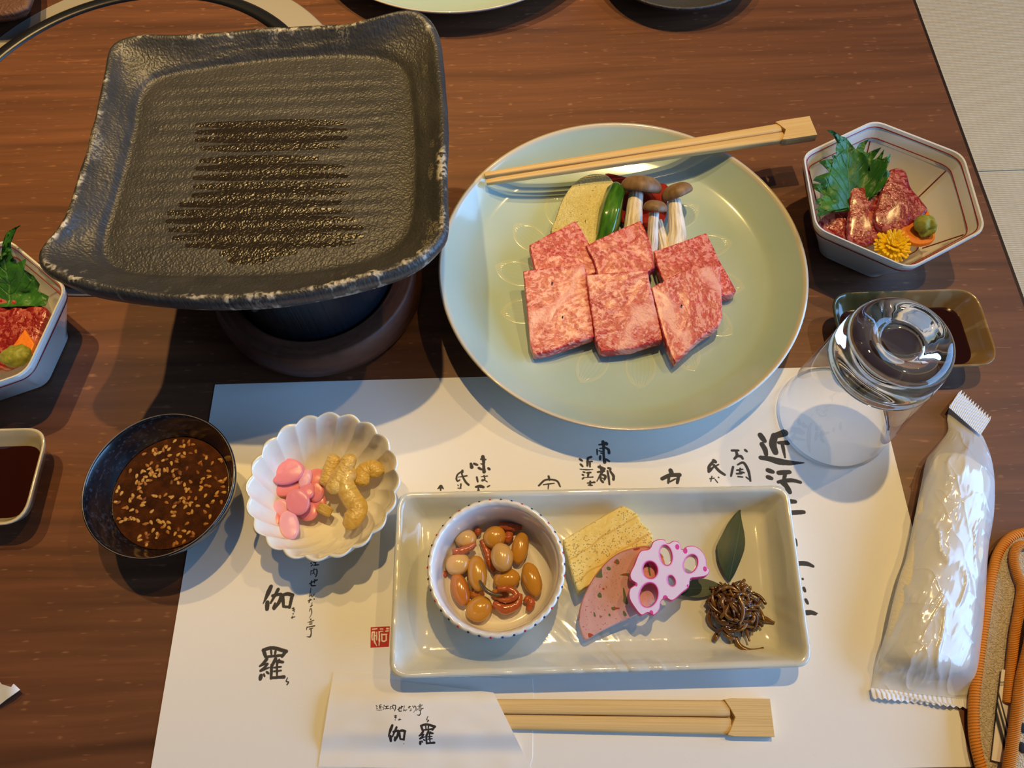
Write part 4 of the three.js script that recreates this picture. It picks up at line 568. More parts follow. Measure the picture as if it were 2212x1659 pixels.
// ---------------------------------------------------------------- in the hexagonal bowls
const leafBump = (seed) => bumpTex(256, 256, (u, v) => { const vein = Math.max(1 - Math.abs(u - 0.5) * 60, 0) + Math.max(0, 1 - Math.abs(((v * 7 + Math.abs(u - 0.5) * 7) % 1) - 0.5) * 9) * 0.8; return clamp(0.5 + 0.3 * fbm(u * 24, v * 24, seed, 3) - 0.5 * vein); });
const shisoM = std({ map: tex(256, 256, (u, v) => { const vein = Math.max(0, 1 - Math.abs(u - 0.5) * 50) + 0.6 * Math.max(0, 1 - Math.abs(((v * 7 + Math.abs(u - 0.5) * 7) % 1) - 0.5) * 12); return mix3(mix3([30, 82, 26], [70, 134, 48], fbm(u * 10, v * 10, 161, 4)), [120, 168, 84], clamp(vein) * 0.45); }), bumpMap: leafBump(163), bumpScale: 0.0012, roughness: 0.45, side: THREE.DoubleSide });
function sheetPx(outline, yFn, thick, crumple = 0, seed = 1, n = 1) { // a leaf: outline in pixels, thin, curled by yFn
  const sh = outline.map(([x, y]) => new THREE.Vector2(x, y)), tri = THREE.ShapeUtils.triangulateShape(sh, []);
  let V = outline.map(([x, y]) => [x, y]), F = tri.map((t) => [...t]);
  for (let k = 0; k < n; k++) { const e = new Map(), mid = (a, b) => { const key = a < b ? a + '_' + b : b + '_' + a; if (!e.has(key)) { e.set(key, V.length); V.push([(V[a][0] + V[b][0]) / 2, (V[a][1] + V[b][1]) / 2]); } return e.get(key); }; F = F.flatMap(([a, b, c]) => { const x = mid(a, b), y = mid(b, c), z = mid(c, a); return [[a, x, z], [x, b, y], [z, y, c], [x, y, z]]; }); }
  const pos = [], uv = [], idx = [], top = V.map(([x, y]) => { const h = yFn(x, y) + crumple * (fbm(x * 0.06, y * 0.06, seed, 3) - 0.5), p = at(x, y, h); return p; });
  const bx = new THREE.Box3().setFromPoints(top), uvOf = (p) => [(p.x - bx.min.x) / (bx.max.x - bx.min.x), (p.z - bx.min.z) / (bx.max.z - bx.min.z)];   // 0 to 1 across the sheet itself
  top.forEach((p) => { pos.push(p.x, p.y, p.z); uv.push(...uvOf(p)); });
  top.forEach((p) => { pos.push(p.x, p.y - thick, p.z); uv.push(...uvOf(p)); });
  const m = V.length, A = top, flip = (t) => { const [a, b, c] = t; const n_ = new THREE.Vector3().subVectors(A[b], A[a]).cross(new THREE.Vector3().subVectors(A[c], A[a])); return n_.y < 0; };
  for (const t of F) { const [a, b, c] = flip(t) ? [t[0], t[2], t[1]] : t; idx.push(a, b, c, a + m, c + m, b + m); }
  const g = new THREE.BufferGeometry(); g.setAttribute('position', new THREE.Float32BufferAttribute(pos, 3)); g.setAttribute('uv', new THREE.Float32BufferAttribute(uv, 2)); g.setIndex(idx); g.computeVertexNormals(); return g;
}
const petalsOf = () => { // chrysanthemum head
  const gs = [], r = rng(31), mk = (len, w) => { const g = new THREE.SphereGeometry(1, 7, 5); g.scale(len / 2, 0.0006, w / 2); g.translate(len / 2, 0, 0); return g; };
  const rows = [[0.0105, 0.0024, 26, 0.15, 0], [0.0095, 0.0023, 24, 0.5, 0.0005], [0.0078, 0.0022, 20, 0.85, 0.001], [0.006, 0.002, 16, 1.15, 0.0014], [0.0042, 0.0018, 10, 1.4, 0.0018]];
  for (const [l, w, n, tilt, y] of rows) for (let i = 0; i < n; i++) { const g = mk(l, w); g.rotateZ(tilt + (r() - 0.5) * 0.2); g.rotateY(i / n * TAU + r() * 0.2 + y * 300); g.translate(0, y, 0); gs.push(g); }
  return mergeGeometries(gs);
};
{
  const z = Z(1680, 230, 0.2412), P = (l) => l.map(([x, y]) => z(x, y));
  const leaf = P([[440, 210], [490, 213], [560, 262], [615, 280], [660, 340], [700, 385], [730, 330], [820, 290], [790, 345], [770, 400], [800, 420], [860, 390], [930, 365], [885, 430], [850, 480], [890, 460], [955, 380], [935, 470], [965, 455], [1012, 425], [1000, 500], [975, 560], [1010, 600], [960, 700], [880, 790], [760, 880], [640, 930], [480, 945], [360, 985], [352, 960], [385, 925], [335, 925], [390, 880], [340, 868], [352, 830], [425, 795], [330, 740], [310, 690], [400, 690], [318, 660], [342, 628], [430, 598], [470, 588], [420, 540], [365, 490], [440, 475], [500, 470], [480, 430], [530, 440], [520, 380], [532, 320], [500, 258]]);
  const yl = (x, y) => { const t = clamp((y - 280) / 190); return mix(0.058, 0.029, Math.pow(t, 0.6)) + 0.003 * Math.sin((x - 1760) * 0.05); };
  single('shiso_leaf', 'green jagged shiso leaf behind beef in bowl beside the plate', 'leaf', sheetPx(leaf, yl, 0.0003, 0.006, 5, 3), shisoM);
  const S = [[[[370, 1040], [470, 935], [560, 905], [650, 900], [700, 1000], [700, 1180], [640, 1200], [540, 1160], [430, 1110]], 0.0215, 'end slice of raw beef half under another in the hexagonal bowl', 0.1],
    [[[650, 700], [700, 672], [800, 698], [920, 752], [905, 850], [890, 1000], [900, 1080], [915, 1150], [880, 1205], [745, 1235], [650, 1180], [636, 1000], [640, 850]], 0.0275, 'upright glossy raw beef slice in middle of the hexagonal bowl', 0.9],
    [[[1005, 560], [1055, 545], [1140, 565], [1200, 720], [1290, 830], [1350, 930], [1250, 1010], [1130, 1100], [1010, 1120], [890, 1080], [862, 980], [900, 860], [950, 660]], 0.0305, 'broad raw beef slice touching the orange carrot slice', 0.4]];
  for (const [o, y, label, r] of S) single('raw_beef_slice', label, 'raw beef', padPx(curve2(P(o), 70, true), (px, py) => y + (495 - py) * 0.00006, 0.005, { rad: 0.0016, dome: 0.0012, keep: true, rough: 0.0004, freq: 140, uvr: r, uvo: [r * 0.05, 0] }), M.rawbeef, 'raw beef slices in the hexagonal bowls');
  M.carrot = std({ map: tex(128, 128, (u, v) => mix3([226, 112, 20], [246, 152, 44], fbm(u * 20, v * 20, 171, 3, 20, 20)), { rx: 0.02, ry: 0.02 }), roughness: 0.45 });
  single('carrot_slice', 'orange carrot slice under green wasabi, by the yellow chrysanthemum', 'carrot slice', padPx(curve2(P([[1130, 1000], [1215, 905], [1310, 888], [1355, 945], [1400, 1090], [1402, 1195], [1280, 1232], [1180, 1205], [1105, 1120]]), 50, true), 0.0305, 0.0035, { rad: 0.0008, keep: true, rough: 0.0002, freq: 200 }), M.carrot);
  M.wasabi = std({ map: tex(128, 128, (u, v) => mix3([122, 128, 38], [168, 168, 70], fbm(u * 14, v * 14, 173, 3, 14, 14)), { rx: 0.015, ry: 0.015 }), roughness: 0.55 });
  const w = at(...z(1325, 1065), 0.034), wg = blob(0.0062, 0.0050, 0.0062, { rough: 0.6, freq: 2.6, seed: 5, seg: 28 }); wg.translate(w.x, w.y, w.z); single('wasabi_dab', 'green wasabi lump on the carrot slice by yellow chrysanthemum', 'wasabi', wg, M.wasabi);
  const fl = at(...z(1020, 1250), 0.0235), ft = thing('chrysanthemum', 'small yellow chrysanthemum head inside the hexagonal bowl', 'flower', [fl.x, fl.y, fl.z]);
  const yel = std({ color: srgb(255, 214, 24), roughness: 0.5 }), pg = petalsOf(), pm = part('petals', pg, yel, ft); ft.rotation.set(0.25, 0.2, 0.1); ft.scale.setScalar(1.25);
  part('flower_base', blob(0.0045, 0.003, 0.0045, { seg: 12 }), std({ color: srgb(110, 130, 40), roughness: 0.6 }), ft);
}
{
  const z = Z(0, 440, 0.4457), P = (l) => l.map(([x, y]) => z(x, y));
  const leaf = P([[102, 102], [78, 122], [52, 190], [54, 240], [78, 290], [126, 264], [116, 318], [162, 348], [192, 390], [182, 422], [236, 448], [222, 492], [120, 500], [0, 500], [-110, 480], [-150, 400], [-90, 380], [-120, 300], [-50, 290], [-40, 230], [5, 255], [12, 190], [30, 140], [66, 118]]);
  single('shiso_leaf', 'green jagged shiso leaf in bowl beside the stone grill', 'leaf', sheetPx(leaf, (x, y) => mix(0.06, 0.030, clamp((y - 485) / 150)), 0.0003, 0.006, 9, 3), shisoM);
  single('raw_beef_slice', 'bright raw beef slice in bowl beside the stone grill', 'raw beef', padPx(curve2(P([[-130, 470], [0, 452], [120, 475], [228, 512], [200, 600], [160, 690], [90, 760], [0, 800], [-110, 780]]), 70, true), (px, py) => 0.0275 + (700 - py) * 0.00003, 0.006, { rad: 0.0016, dome: 0.001, keep: true, rough: 0.0005, freq: 120, uvr: 0.6 }), M.rawbeef, 'raw beef slices in the hexagonal bowls');
  single('carrot_slice', 'orange carrot slice under wasabi in bowl beside the stone grill', 'carrot slice', padPx(P([[120, 608], [166, 680], [150, 720], [90, 740], [60, 690]]), 0.0315, 0.003, { rad: 0.0006 }), M.carrot);
  const w = at(...z(85, 738), 0.0335), wg = blob(0.0085, 0.0055, 0.0075, { rough: 0.25, freq: 2.4, seed: 8, seg: 28 }); wg.translate(w.x, w.y, w.z); single('wasabi_dab', 'green wasabi lump in bowl beside the stone grill', 'wasabi', wg, M.wasabi);
}

// ---------------------------------------------------------------- pickles in the scalloped bowl
{
  const z = Z(160, 860, 0.3345), pink = std({ color: srgb(236, 140, 152), roughness: 0.28, clearcoat: 0.4, transmission: 0, sheen: 0.2 }), pale = std({ color: srgb(242, 176, 196), roughness: 0.3, clearcoat: 0.4 });
  const L = [[1240, 655, 35, 30, 0, 0.021, 0], [1500, 720, 66, 62, 0, 0.017, 0], [1580, 670, 40, 58, 0, 0.0175, 0], [1265, 760, 58, 78, -20, 0.0195, 0], [1360, 560, 108, 66, -6, 0.0195, 0], [1560, 600, 46, 62, 10, 0.0195, 0], [1555, 505, 58, 46, -25, 0.0205, 0], [1490, 520, 36, 62, 20, 0.022, 1], [1330, 720, 52, 68, 15, 0.0215, 1], [1500, 592, 46, 50, 0, 0.0225, 0], [1365, 470, 106, 74, -12, 0.0235, 0], [1440, 665, 70, 76, 0, 0.0245, 0], [1385, 815, 58, 86, -8, 0.0215, 1]];
  const PINK = ['tiny pink pickle chip lying apart by the scalloped bowl wall', 'pink pickle disc under the pale round slice beside a yellow stub', 'narrow pink pickle slice tucked against the short yellow stub', 'deep pink pickle oval at the outer edge of the pile', 'broad pink pickle disc directly under the largest slice', 'pink pickle slice touching the straight yellow strip', 'dark pink pickle slice wedged under the yellow strip end', 'slim pale pickle slice standing on edge beside the largest disc', 'pale pink pickle oval between the deep pink one and the middle disc', 'small pink pickle disc above the round middle slice', 'largest flat pink pickle disc on top of the pile', 'round middle pink pickle slice lying on top of the others', 'long pale pink pickle slice sliding off the pile alone'];
  L.forEach(([x, y, rx, ry, rot, h, m], i) => {
    const o = Array.from({ length: 40 }, (_, k) => { const a = k / 40 * TAU, c = Math.cos(rot * D2R), s = Math.sin(rot * D2R), X = Math.cos(a) * rx * 1.12, Y = Math.sin(a) * ry * 1.12; return z(x + X * c - Y * s, y + X * s + Y * c); });
    single('pink_pickle_slice', PINK[i], 'pickle', padPx(o, (px, py) => h + (1070 - py) * 0.00003 * (i % 3 - 1), 0.0032, { rad: 0.0013, keep: true, dome: 0.0004, rough: 0.0002, freq: 200, seed: i }), m ? pale : pink, 'pink pickle slices in the scalloped bowl');
  });
  const yel = std({ map: tex(256, 256, (u, v) => mix3([202, 164, 78], [228, 198, 122], fbm(u * 6, v * 30, 181, 3, 6, 30)), { rx: 0.02, ry: 0.05 }), roughness: 0.32, clearcoat: 0.35, bumpMap: bumpTex(128, 128, (u, v) => fbm(u * 12, v * 12, 183, 3, 12, 12), { rx: 0.02, ry: 0.03 }), bumpScale: 0.0006 });
  const Y = [[[[1635, 690], [1600, 750]], 55, 0.0165], [[[1690, 365], [1655, 450], [1620, 570]], 48, 0.0215], [[[1850, 570], [1875, 470], [1935, 450], [1965, 510]], 56, 0.0215], [[[1775, 360], [1768, 420], [1705, 520], [1660, 620]], 54, 0.0255], [[[1800, 440], [1745, 540], [1790, 640], [1832, 720], [1775, 800], [1735, 815]], 66, 0.0245]];
  Y.forEach(([p, r, h], i) => single('yellow_pickle_strip', ['short yellow pickle stub beneath the pink slices', 'yellow pickle strip lying against the pink slices', 'hooked yellow pickle strip by the bowl wall', 'yellow pickle strip crossing over the others, pale and straight', 'largest yellow pickle strip curled in an S shape'][i], 'pickle', sweep(pxPath(p, h, z), endRound(r * 0.3345 / 3850, 0.14), { flat: 0.6, sides: 16, seg: 30, wob: 0.1, seed: i + 2 }), yel, 'yellow pickle strips in the scalloped bowl'));
}

// ---------------------------------------------------------------- beans and small shrimp in the ramekin
{
  const z = Z(910, 1060, 0.2049), K = 0.2049 / 3950;
  const bm = [std({ color: srgb(206, 148, 54), roughness: 0.2, clearcoat: 0.6, clearcoatRoughness: 0.12 }), std({ color: srgb(222, 176, 104), roughness: 0.22, clearcoat: 0.6, clearcoatRoughness: 0.12 }), std({ color: srgb(194, 120, 44), roughness: 0.2, clearcoat: 0.6, clearcoatRoughness: 0.12 })];
  const B = [[590, 1085, 80, 66, 0, 0.0145, 2], [830, 1085, 100, 62, 0, 0.0145, 2], [470, 505, 118, 98, 5, 0.0185, 1], [770, 490, 130, 108, -35, 0.0185, 0], [1040, 605, 92, 160, 12, 0.018, 0], [385, 770, 132, 112, -20, 0.0185, 1], [590, 868, 104, 176, -5, 0.0195, 0], [410, 1040, 92, 166, -18, 0.018, 2], [900, 930, 142, 98, -10, 0.018, 0], [1165, 935, 102, 170, -15, 0.018, 0], [610, 1245, 146, 116, -30, 0.018, 0], [850, 700, 118, 138, -10, 0.0245, 1]];
  const BEAN = ['small dark bean half hidden under the upright oval bean', 'dark bean lying beneath the curled shrimp', 'pale round bean beside the small shrimp tail', 'bright amber bean below the shrimp with black eyes', 'long amber bean leaning to the far ramekin wall', 'pale bean with a shrimp lying across it', 'upright oval bean touched by the grey fish tail', 'narrow reddish bean along the ramekin wall', 'amber bean lying sideways next to the curled shrimp', 'large amber bean standing alone on bare ramekin floor', 'fat amber bean near the rim beneath the grey fish', 'pale plump bean lying on top of the others'];
  B.forEach(([x, y, rx, ry, rot, h, m], i) => {
    const p = at(...z(x, y), h), s = Math.min(rx, ry) * K, g = blob(rx * K, s * 0.82, ry * K * 1.08, { rough: 0.05, freq: 2, seed: i + 3, seg: 26 }); g.rotateY(-rot * D2R); g.translate(p.x, p.y, p.z);
    single('soybean', BEAN[i], 'bean', g, bm[m], 'beans in the ramekin');
  });
  const sm1 = std({ map: tex(64, 128, (u, v) => mix3([168, 74, 40], [206, 118, 74], fbm(u * 4, v * 9, 401, 3, 4, 9)), { rx: 0.02, ry: 0.05 }), roughness: 0.28, clearcoat: 0.5, clearcoatRoughness: 0.15 });
  const S = [[[[640, 520], [690, 640], [720, 760], [770, 850]], 36, 0.0165, 'dark red shrimp lying between the beans'], [[[820, 360], [950, 385], [1060, 385]], 40, 0.0175, 'shrimp with black eyes against the far ramekin wall'], [[[935, 440], [905, 545]], 46, 0.0165, 'short shrimp piece wedged between two beans'], [[[592, 400], [600, 470]], 38, 0.0165, 'small shrimp tail beside the pale round bean'], [[[330, 645], [450, 628], [575, 560]], 36, 0.0215, 'shrimp lying across the pale beans'], [[[205, 860], [265, 905]], 36, 0.0155, 'shrimp tip poking out by the ramekin wall'], [[[800, 1040], [930, 1035], [1000, 1095], [930, 1150], [820, 1152]], 30, 0.0225, 'curled pink shrimp on top of the beans'], [[[760, 1185], [900, 1245], [1005, 1190], [1040, 1085]], 50, 0.0185, 'curved shrimp below the small grey fish'], [[[1090, 1130], [1155, 1175], [1125, 1265]], 40, 0.0165, 'bright orange shrimp piece lying apart on ramekin floor']];
  for (const [p, r, h, label] of S) { const g = sweep(pxPath(p, h, z), (t) => r * K * (0.55 + 0.6 * Math.sin(Math.PI * Math.min(1, t * 0.85 + 0.15))) * (1 + 0.025 * Math.sin(t * 50)), { sides: 12, seg: 30, wob: 0.2 }); const m = single('shrimp', label, 'shrimp', g, sm1, 'small shrimp in the ramekin'); }
  single('small_fish', 'tiny grey-brown fish lying across the beans', 'fish', sweep(pxPath([[615, 945, 0.024], [680, 1045, 0.0255], [760, 1092, 0.0255], [852, 1102, 0.025]], 0.025, z), (t) => 20 * K * (0.6 + 0.6 * Math.sin(Math.PI * t)), { sides: 10, seg: 24 }), std({ color: srgb(92, 78, 58), roughness: 0.25, clearcoat: 0.5 }));
}

// ---------------------------------------------------------------- the rest of the tray
const zt = Z(1200, 1070, 0.2351);
{
  const P = (l) => l.map(([x, y]) => zt(x, y));
  const eggM = std({ map: tex(1024, 1024, (u, v) => { const lay = fbm(u * 3, v * 26, 191, 3, 3, 26), pore = vn(u * 90, v * 110, 193, 90, 110), n = fbm(u * 40, v * 40, 195, 3, 40, 40); let c = mix3([236, 200, 96], [250, 228, 150], clamp(n * 0.9 + (lay - 0.5) * 0.8)); if (pore > 0.84 && lay > 0.4) c = mix3(c, [196, 146, 52], (pore - 0.84) / 0.16 * 0.7); return mix3(c, [206, 160, 66], 0.6 * ss(0.93, 1, Math.cos(v * TAU * 5 + fbm(u * 4, v * 4, 197, 2, 4, 4) * 3))); }, { rx: 0.06, ry: 0.06 }), roughness: 0.6, bumpMap: bumpTex(512, 512, (u, v) => { const lay = fbm(u * 3, v * 26, 191, 3, 3, 26), pore = vn(u * 90, v * 110, 193, 90, 110); return 0.6 + 0.3 * (lay - 0.5) - (pore > 0.83 && lay > 0.42 ? 0.5 : 0); }, { rx: 0.06, ry: 0.06 }), bumpScale: 0.0008 });
  single('rolled_omelette', 'thick yellow rolled omelette block with fine layers', 'omelette', padPx(P([[70, 402], [180, 338], [420, 200], [590, 100], [640, 95], [700, 128], [760, 178], [790, 235], [840, 290], [900, 370], [905, 420], [760, 540], [560, 670], [380, 790], [215, 880], [195, 850], [130, 640]]), 0.0235, 0.0168, { rad: 0.0012, n: 130, rough: 0.0005, freq: 260, rings: 7, uvr: 0.52, side: 0.03 }), eggM);
  // fish cake half moon
  const fcM = std({ map: tex(512, 512, (u, v) => { const n = fbm(u * 12, v * 12, 211, 3, 12, 12), f = vn(u * 60, v * 60, 213, 60, 60), big = vn(u * 13, v * 13, 215, 13, 13), hue = vn(u * 13, v * 13, 217, 13, 13); let c = mix3([222, 162, 152], [236, 184, 174], n); if (f > 0.9) c = mix3(c, [176, 96, 84], 0.8); if (big > 0.84) c = hue > 0.45 ? [112, 118, 76] : [192, 84, 52]; return c; }, { rx: 0.034, ry: 0.034 }), roughness: 0.35, clearcoat: 0.2 });
  const hm = curve2(P([[275, 1320], [232, 1240], [215, 1130], [238, 990], [298, 850], [400, 690], [550, 548], [700, 486], [860, 470], [985, 560], [1010, 760], [910, 970], [760, 1085], [540, 1185], [380, 1265]]), 90, true), hmY = (x, y) => 0.0170 + clamp((1360 - y) / 190, 0, 1) * 0.0145;
  const fc = single('fish_cake_slice', 'pink half-moon fish cake slice leaning on the omelette', 'fish cake', padPx(hm, hmY, 0.005, { rad: 0.0004, keep: true, rings: 6 }), fcM);
  { const P_ = hm.map(([x, y]) => at(x, y, hmY(x, y))), pf = planeFit(P_), mid = P_.reduce((s, p) => s.add(p), new THREE.Vector3()).multiplyScalar(1 / P_.length), arc = P_.filter((p, i) => i > 6 && i < 50), band = (s, dy) => arc.map((p) => { const x = mid.x + (p.x - mid.x) * s, z = mid.z + (p.z - mid.z) * s; return [x, pf(x, z) + dy, z]; }); worldPart('fish_cake_skin', loft([band(0.985, -0.0049), band(1.012, -0.0045), band(1.014, -0.0008), band(1.0, 0.00025), band(0.975, 0.0002)], { open: true }), std({ color: srgb(206, 128, 112), roughness: 0.4, side: THREE.DoubleSide }), fc, 'darker pink skin along the round edge'); }
  // lotus root, seven-sided with holes
  const lo = P([[960, 400], [1008, 408], [1030, 442], [1088, 415], [1140, 435], [1162, 500], [1200, 472], [1270, 465], [1340, 510], [1380, 590], [1386, 650], [1415, 690], [1390, 740], [1300, 760], [1240, 770], [1225, 840], [1160, 900], [1070, 970], [1010, 945], [970, 975], [955, 1050], [900, 1105], [850, 1080], [790, 1105], [720, 1030], [672, 940], [680, 860], [735, 815], [692, 780], [680, 730], [720, 640], [780, 512], [860, 490], [900, 420]]);
  const holes = [[870, 685, 64, 76, -10], [1015, 550, 50, 90, -10], [1240, 630, 56, 82, 20], [855, 915, 80, 110, 15], [1065, 785, 28, 46, -20]];
  const yL = (x, y) => 0.0295 + clamp((1330 - y) / 160, -0.2, 1.2) * 0.0045 - clamp((x - 1420) / 120, 0, 1) * 0.004;
  const toV = ([x, y]) => { const p = at(x, y, yL(x, y)); return p; };
  const smoothLo = curve2(lo, 120, true), LP = smoothLo.map(toV), pl = planeFit(LP);
  const sh = new THREE.Shape(LP.map((p) => new THREE.Vector2(p.x, -p.z)));
  const hv = holes.map(([x, y, rx, ry, rot]) => Array.from({ length: 28 }, (_, k) => { const a = -k / 28 * TAU, c = Math.cos(rot * D2R), s = Math.sin(rot * D2R), X = Math.cos(a) * rx, Y = Math.sin(a) * ry; return toV(zt(x + X * c - Y * s, y + X * s + Y * c)); }));
  for (const h of hv) sh.holes.push(new THREE.Path(h.map((p) => new THREE.Vector2(p.x, -p.z))));
  const th = 0.0042, lg = new THREE.ExtrudeGeometry(sh, { depth: th, bevelEnabled: true, bevelSize: 0.0005, bevelThickness: 0.0005, bevelOffset: -0.0005, bevelSegments: 2, curveSegments: 1 });
  lg.rotateX(-Math.PI / 2); { const p = lg.attributes.position, uv = lg.attributes.uv; for (let i = 0; i < p.count; i++) { uv.setXY(i, p.getX(i), p.getZ(i)); p.setY(i, p.getY(i) + pl(p.getX(i), p.getZ(i)) - th); } lg.computeVertexNormals(); }
  const bb = new THREE.Box3().setFromPoints(LP), TS = 512, cv = document.createElement('canvas'); cv.width = cv.height = TS; const cx = cv.getContext('2d'); cx.fillStyle = 'rgb(240,216,236)'; cx.fillRect(0, 0, TS, TS);
  const toT = (p) => [(p.x - bb.min.x) / (bb.max.x - bb.min.x) * TS, (p.z - bb.min.z) / (bb.max.z - bb.min.z) * TS];
  const r = rng(4); for (let i = 0; i < 1500; i++) { cx.fillStyle = `rgba(${225 + r() * 30 | 0},${190 + r() * 50 | 0},${235 + r() * 20 | 0},0.25)`; const a = r() * 6; cx.fillRect(r() * TS, r() * TS, 2 + a, 2 + a); }
  for (const h of hv) { for (const [lw, col] of [[26, 'rgba(226,120,214,0.35)'], [15, 'rgba(222,70,190,0.6)'], [7, 'rgb(228,58,150)']]) { cx.strokeStyle = col; cx.lineWidth = lw; cx.lineJoin = 'round'; cx.beginPath(); h.forEach((p, i) => { const q = toT(p); i ? cx.lineTo(...q) : cx.moveTo(...q); }); cx.closePath(); cx.stroke(); } }
  for (const [x, y, rr] of [[1118, 475, 24], [1190, 510, 26], [1370, 680, 22], [880, 1080, 22], [738, 820, 18], [1215, 835, 14], [1010, 950, 30]]) { const q = toT(toV(zt(x, y))); cx.fillStyle = 'rgb(226,64,160)'; cx.beginPath(); cx.ellipse(q[0], q[1], rr * 0.55, rr * 0.8, 0, 0, TAU); cx.fill(); }
  const lt = new THREE.CanvasTexture(cv); lt.colorSpace = THREE.SRGBColorSpace; lt.flipY = false; lt.wrapS = lt.wrapT = THREE.ClampToEdgeWrapping; lt.repeat.set(1 / (bb.max.x - bb.min.x), 1 / (bb.max.z - bb.min.z)); lt.offset.set(-bb.min.x / (bb.max.x - bb.min.x), -bb.min.z / (bb.max.z - bb.min.z));
  { lg.computeBoundingBox(); const b = lg.boundingBox, c = new THREE.Vector3((b.min.x + b.max.x) / 2, b.min.y, (b.min.z + b.max.z) / 2); lg.translate(-c.x, -c.y, -c.z); const m = shadowed(new THREE.Mesh(lg, [std({ map: lt, roughness: 0.35, clearcoat: 0.3 }), std({ color: srgb(226, 70, 130), roughness: 0.3, clearcoat: 0.4 })])); m.name = numbered('lotus_root_slice'); m.position.copy(c); m.userData = { label: 'white and magenta pickled lotus root slice with five holes', category: 'lotus root' }; scene.add(m); }
  // leaves
  const leafM = std({ map: tex(256, 256, (u, v) => { const d = Math.abs(u - 0.5 + (v - 0.5) * 0.02), vein = Math.max(0, 1 - d * 70), side = 0.35 * Math.max(0, 1 - Math.abs(((v * 9 - d * 8) % 1 + 1) % 1 - 0.5) * 14); return mix3(mix3([16, 40, 16], [30, 62, 26], fbm(u * 8, v * 8, 221, 3)), [92, 118, 66], clamp(vein * 0.8 + side * 0.2)); }), roughness: 0.5, clearcoat: 0.0, side: THREE.DoubleSide });
  const bigL = P([[1590, 792], [1560, 745], [1530, 690], [1505, 625], [1490, 560], [1484, 470], [1498, 420], [1520, 380], [1550, 320], [1580, 262], [1610, 220], [1640, 182], [1672, 148], [1700, 122], [1740, 85], [1775, 60], [1745, 92], [1712, 115], [1700, 150], [1708, 210], [1720, 272], [1734, 335], [1742, 400], [1742, 450], [1734, 505], [1718, 555], [1700, 602], [1676, 660], [1650, 718], [1620, 765], [1606, 792]]);
  const bl = (x, y) => 0.0085 + 0.003 * Math.sin(clamp((1260 - y) / 170) * Math.PI) + 0.004 * clamp((1110 - y) / 30) - Math.abs(x - (1575 + (1180 - y) * 0.12)) * 0.00003;
  const uvLeaf = (g, base, tip, w) => { const p = g.attributes.position, uv = g.attributes.uv, A = at(...zt(...base), 0.009), B = at(...zt(...tip), 0.009), d = B.clone().sub(A), L = Math.hypot(d.x, d.z); for (let i = 0; i < p.count; i++) { const X = p.getX(i) - A.x, Y = p.getZ(i) - A.z, s = (X * d.x + Y * d.z) / L, n = (X * d.z - Y * d.x) / L; uv.setXY(i, 0.5 + n / w, s / L); } return g; };
  single('evergreen_leaf', 'long dark green pointed leaf standing behind the simmered fish', 'leaf', uvLeaf(sheetPx(bigL, bl, 0.0004, 0, 3, 2), [1595, 792], [1720, 110], 0.016), leafM, 'evergreen leaves on the tray');
  const smallL = P([[1150, 912], [1230, 858], [1222, 800], [1260, 772], [1310, 764], [1360, 765], [1410, 775], [1460, 793], [1510, 818], [1560, 850], [1510, 880], [1450, 905], [1400, 924], [1350, 936], [1300, 940], [1250, 935], [1200, 925]]);
  single('evergreen_leaf', 'dark green leaf lying partly under the lotus root slice', 'leaf', uvLeaf(sheetPx(smallL, (x, y) => 0.0098, 0.0004, 0, 5, 2), [1555, 850], [1150, 860], 0.014), leafM, 'evergreen leaves on the tray');
  // simmered little fish, a heap nobody could count, and the ones that stick out
  const fm = [std({ color: srgb(86, 54, 24), roughness: 0.22, clearcoat: 0.6, clearcoatRoughness: 0.12 }), std({ color: srgb(120, 82, 34), roughness: 0.22, clearcoat: 0.6, clearcoatRoughness: 0.12 })];
  const rr = rng(88), gs = [[], []], C0 = at(...zt(1660, 1030), 0.014), K = 0.2351 / 4000;
  for (let i = 0; i < 170; i++) { const a = rr() * TAU, d = Math.sqrt(rr()) * 205 * K, hy = 0.0015 + 0.011 * (1 - (d / (225 * K)) ** 2) * (0.35 + 0.65 * rr()), c = new THREE.Vector3(C0.x + Math.cos(a) * d, 0.0075 + hy, C0.z + Math.sin(a) * d * 1.05), b = rr() * TAU, l = (50 + rr() * 60) * K, bend = (rr() - 0.5) * 2.4, pts = []; for (let k = -2, q = c.clone().add(new THREE.Vector3(-Math.cos(b) * l, 0, -Math.sin(b) * l)); k <= 2; k++) { pts.push(q.clone()); const w = b + bend * k / 2; q.add(new THREE.Vector3(Math.cos(w) * l / 2, (rr() - 0.5) * 0.0016, Math.sin(w) * l / 2)); } gs[rr() < 0.7 ? 0 : 1].push(sweep(pts, (t) => (0.00055 + 0.00055 * Math.sin(Math.PI * Math.min(1, t + 0.15))) * (1 + rr() * 0.05), { sides: 7, seg: 9 })); }
  const hp = thing('simmered_fish_heap', 'heap of glossy brown simmered whitebait on the tray', 'simmered fish', [C0.x, 0.0075, C0.z]); hp.userData.kind = 'stuff';
  gs.forEach((g, k) => worldPart('fish_strands', mergeGeometries(g), fm[k], hp));
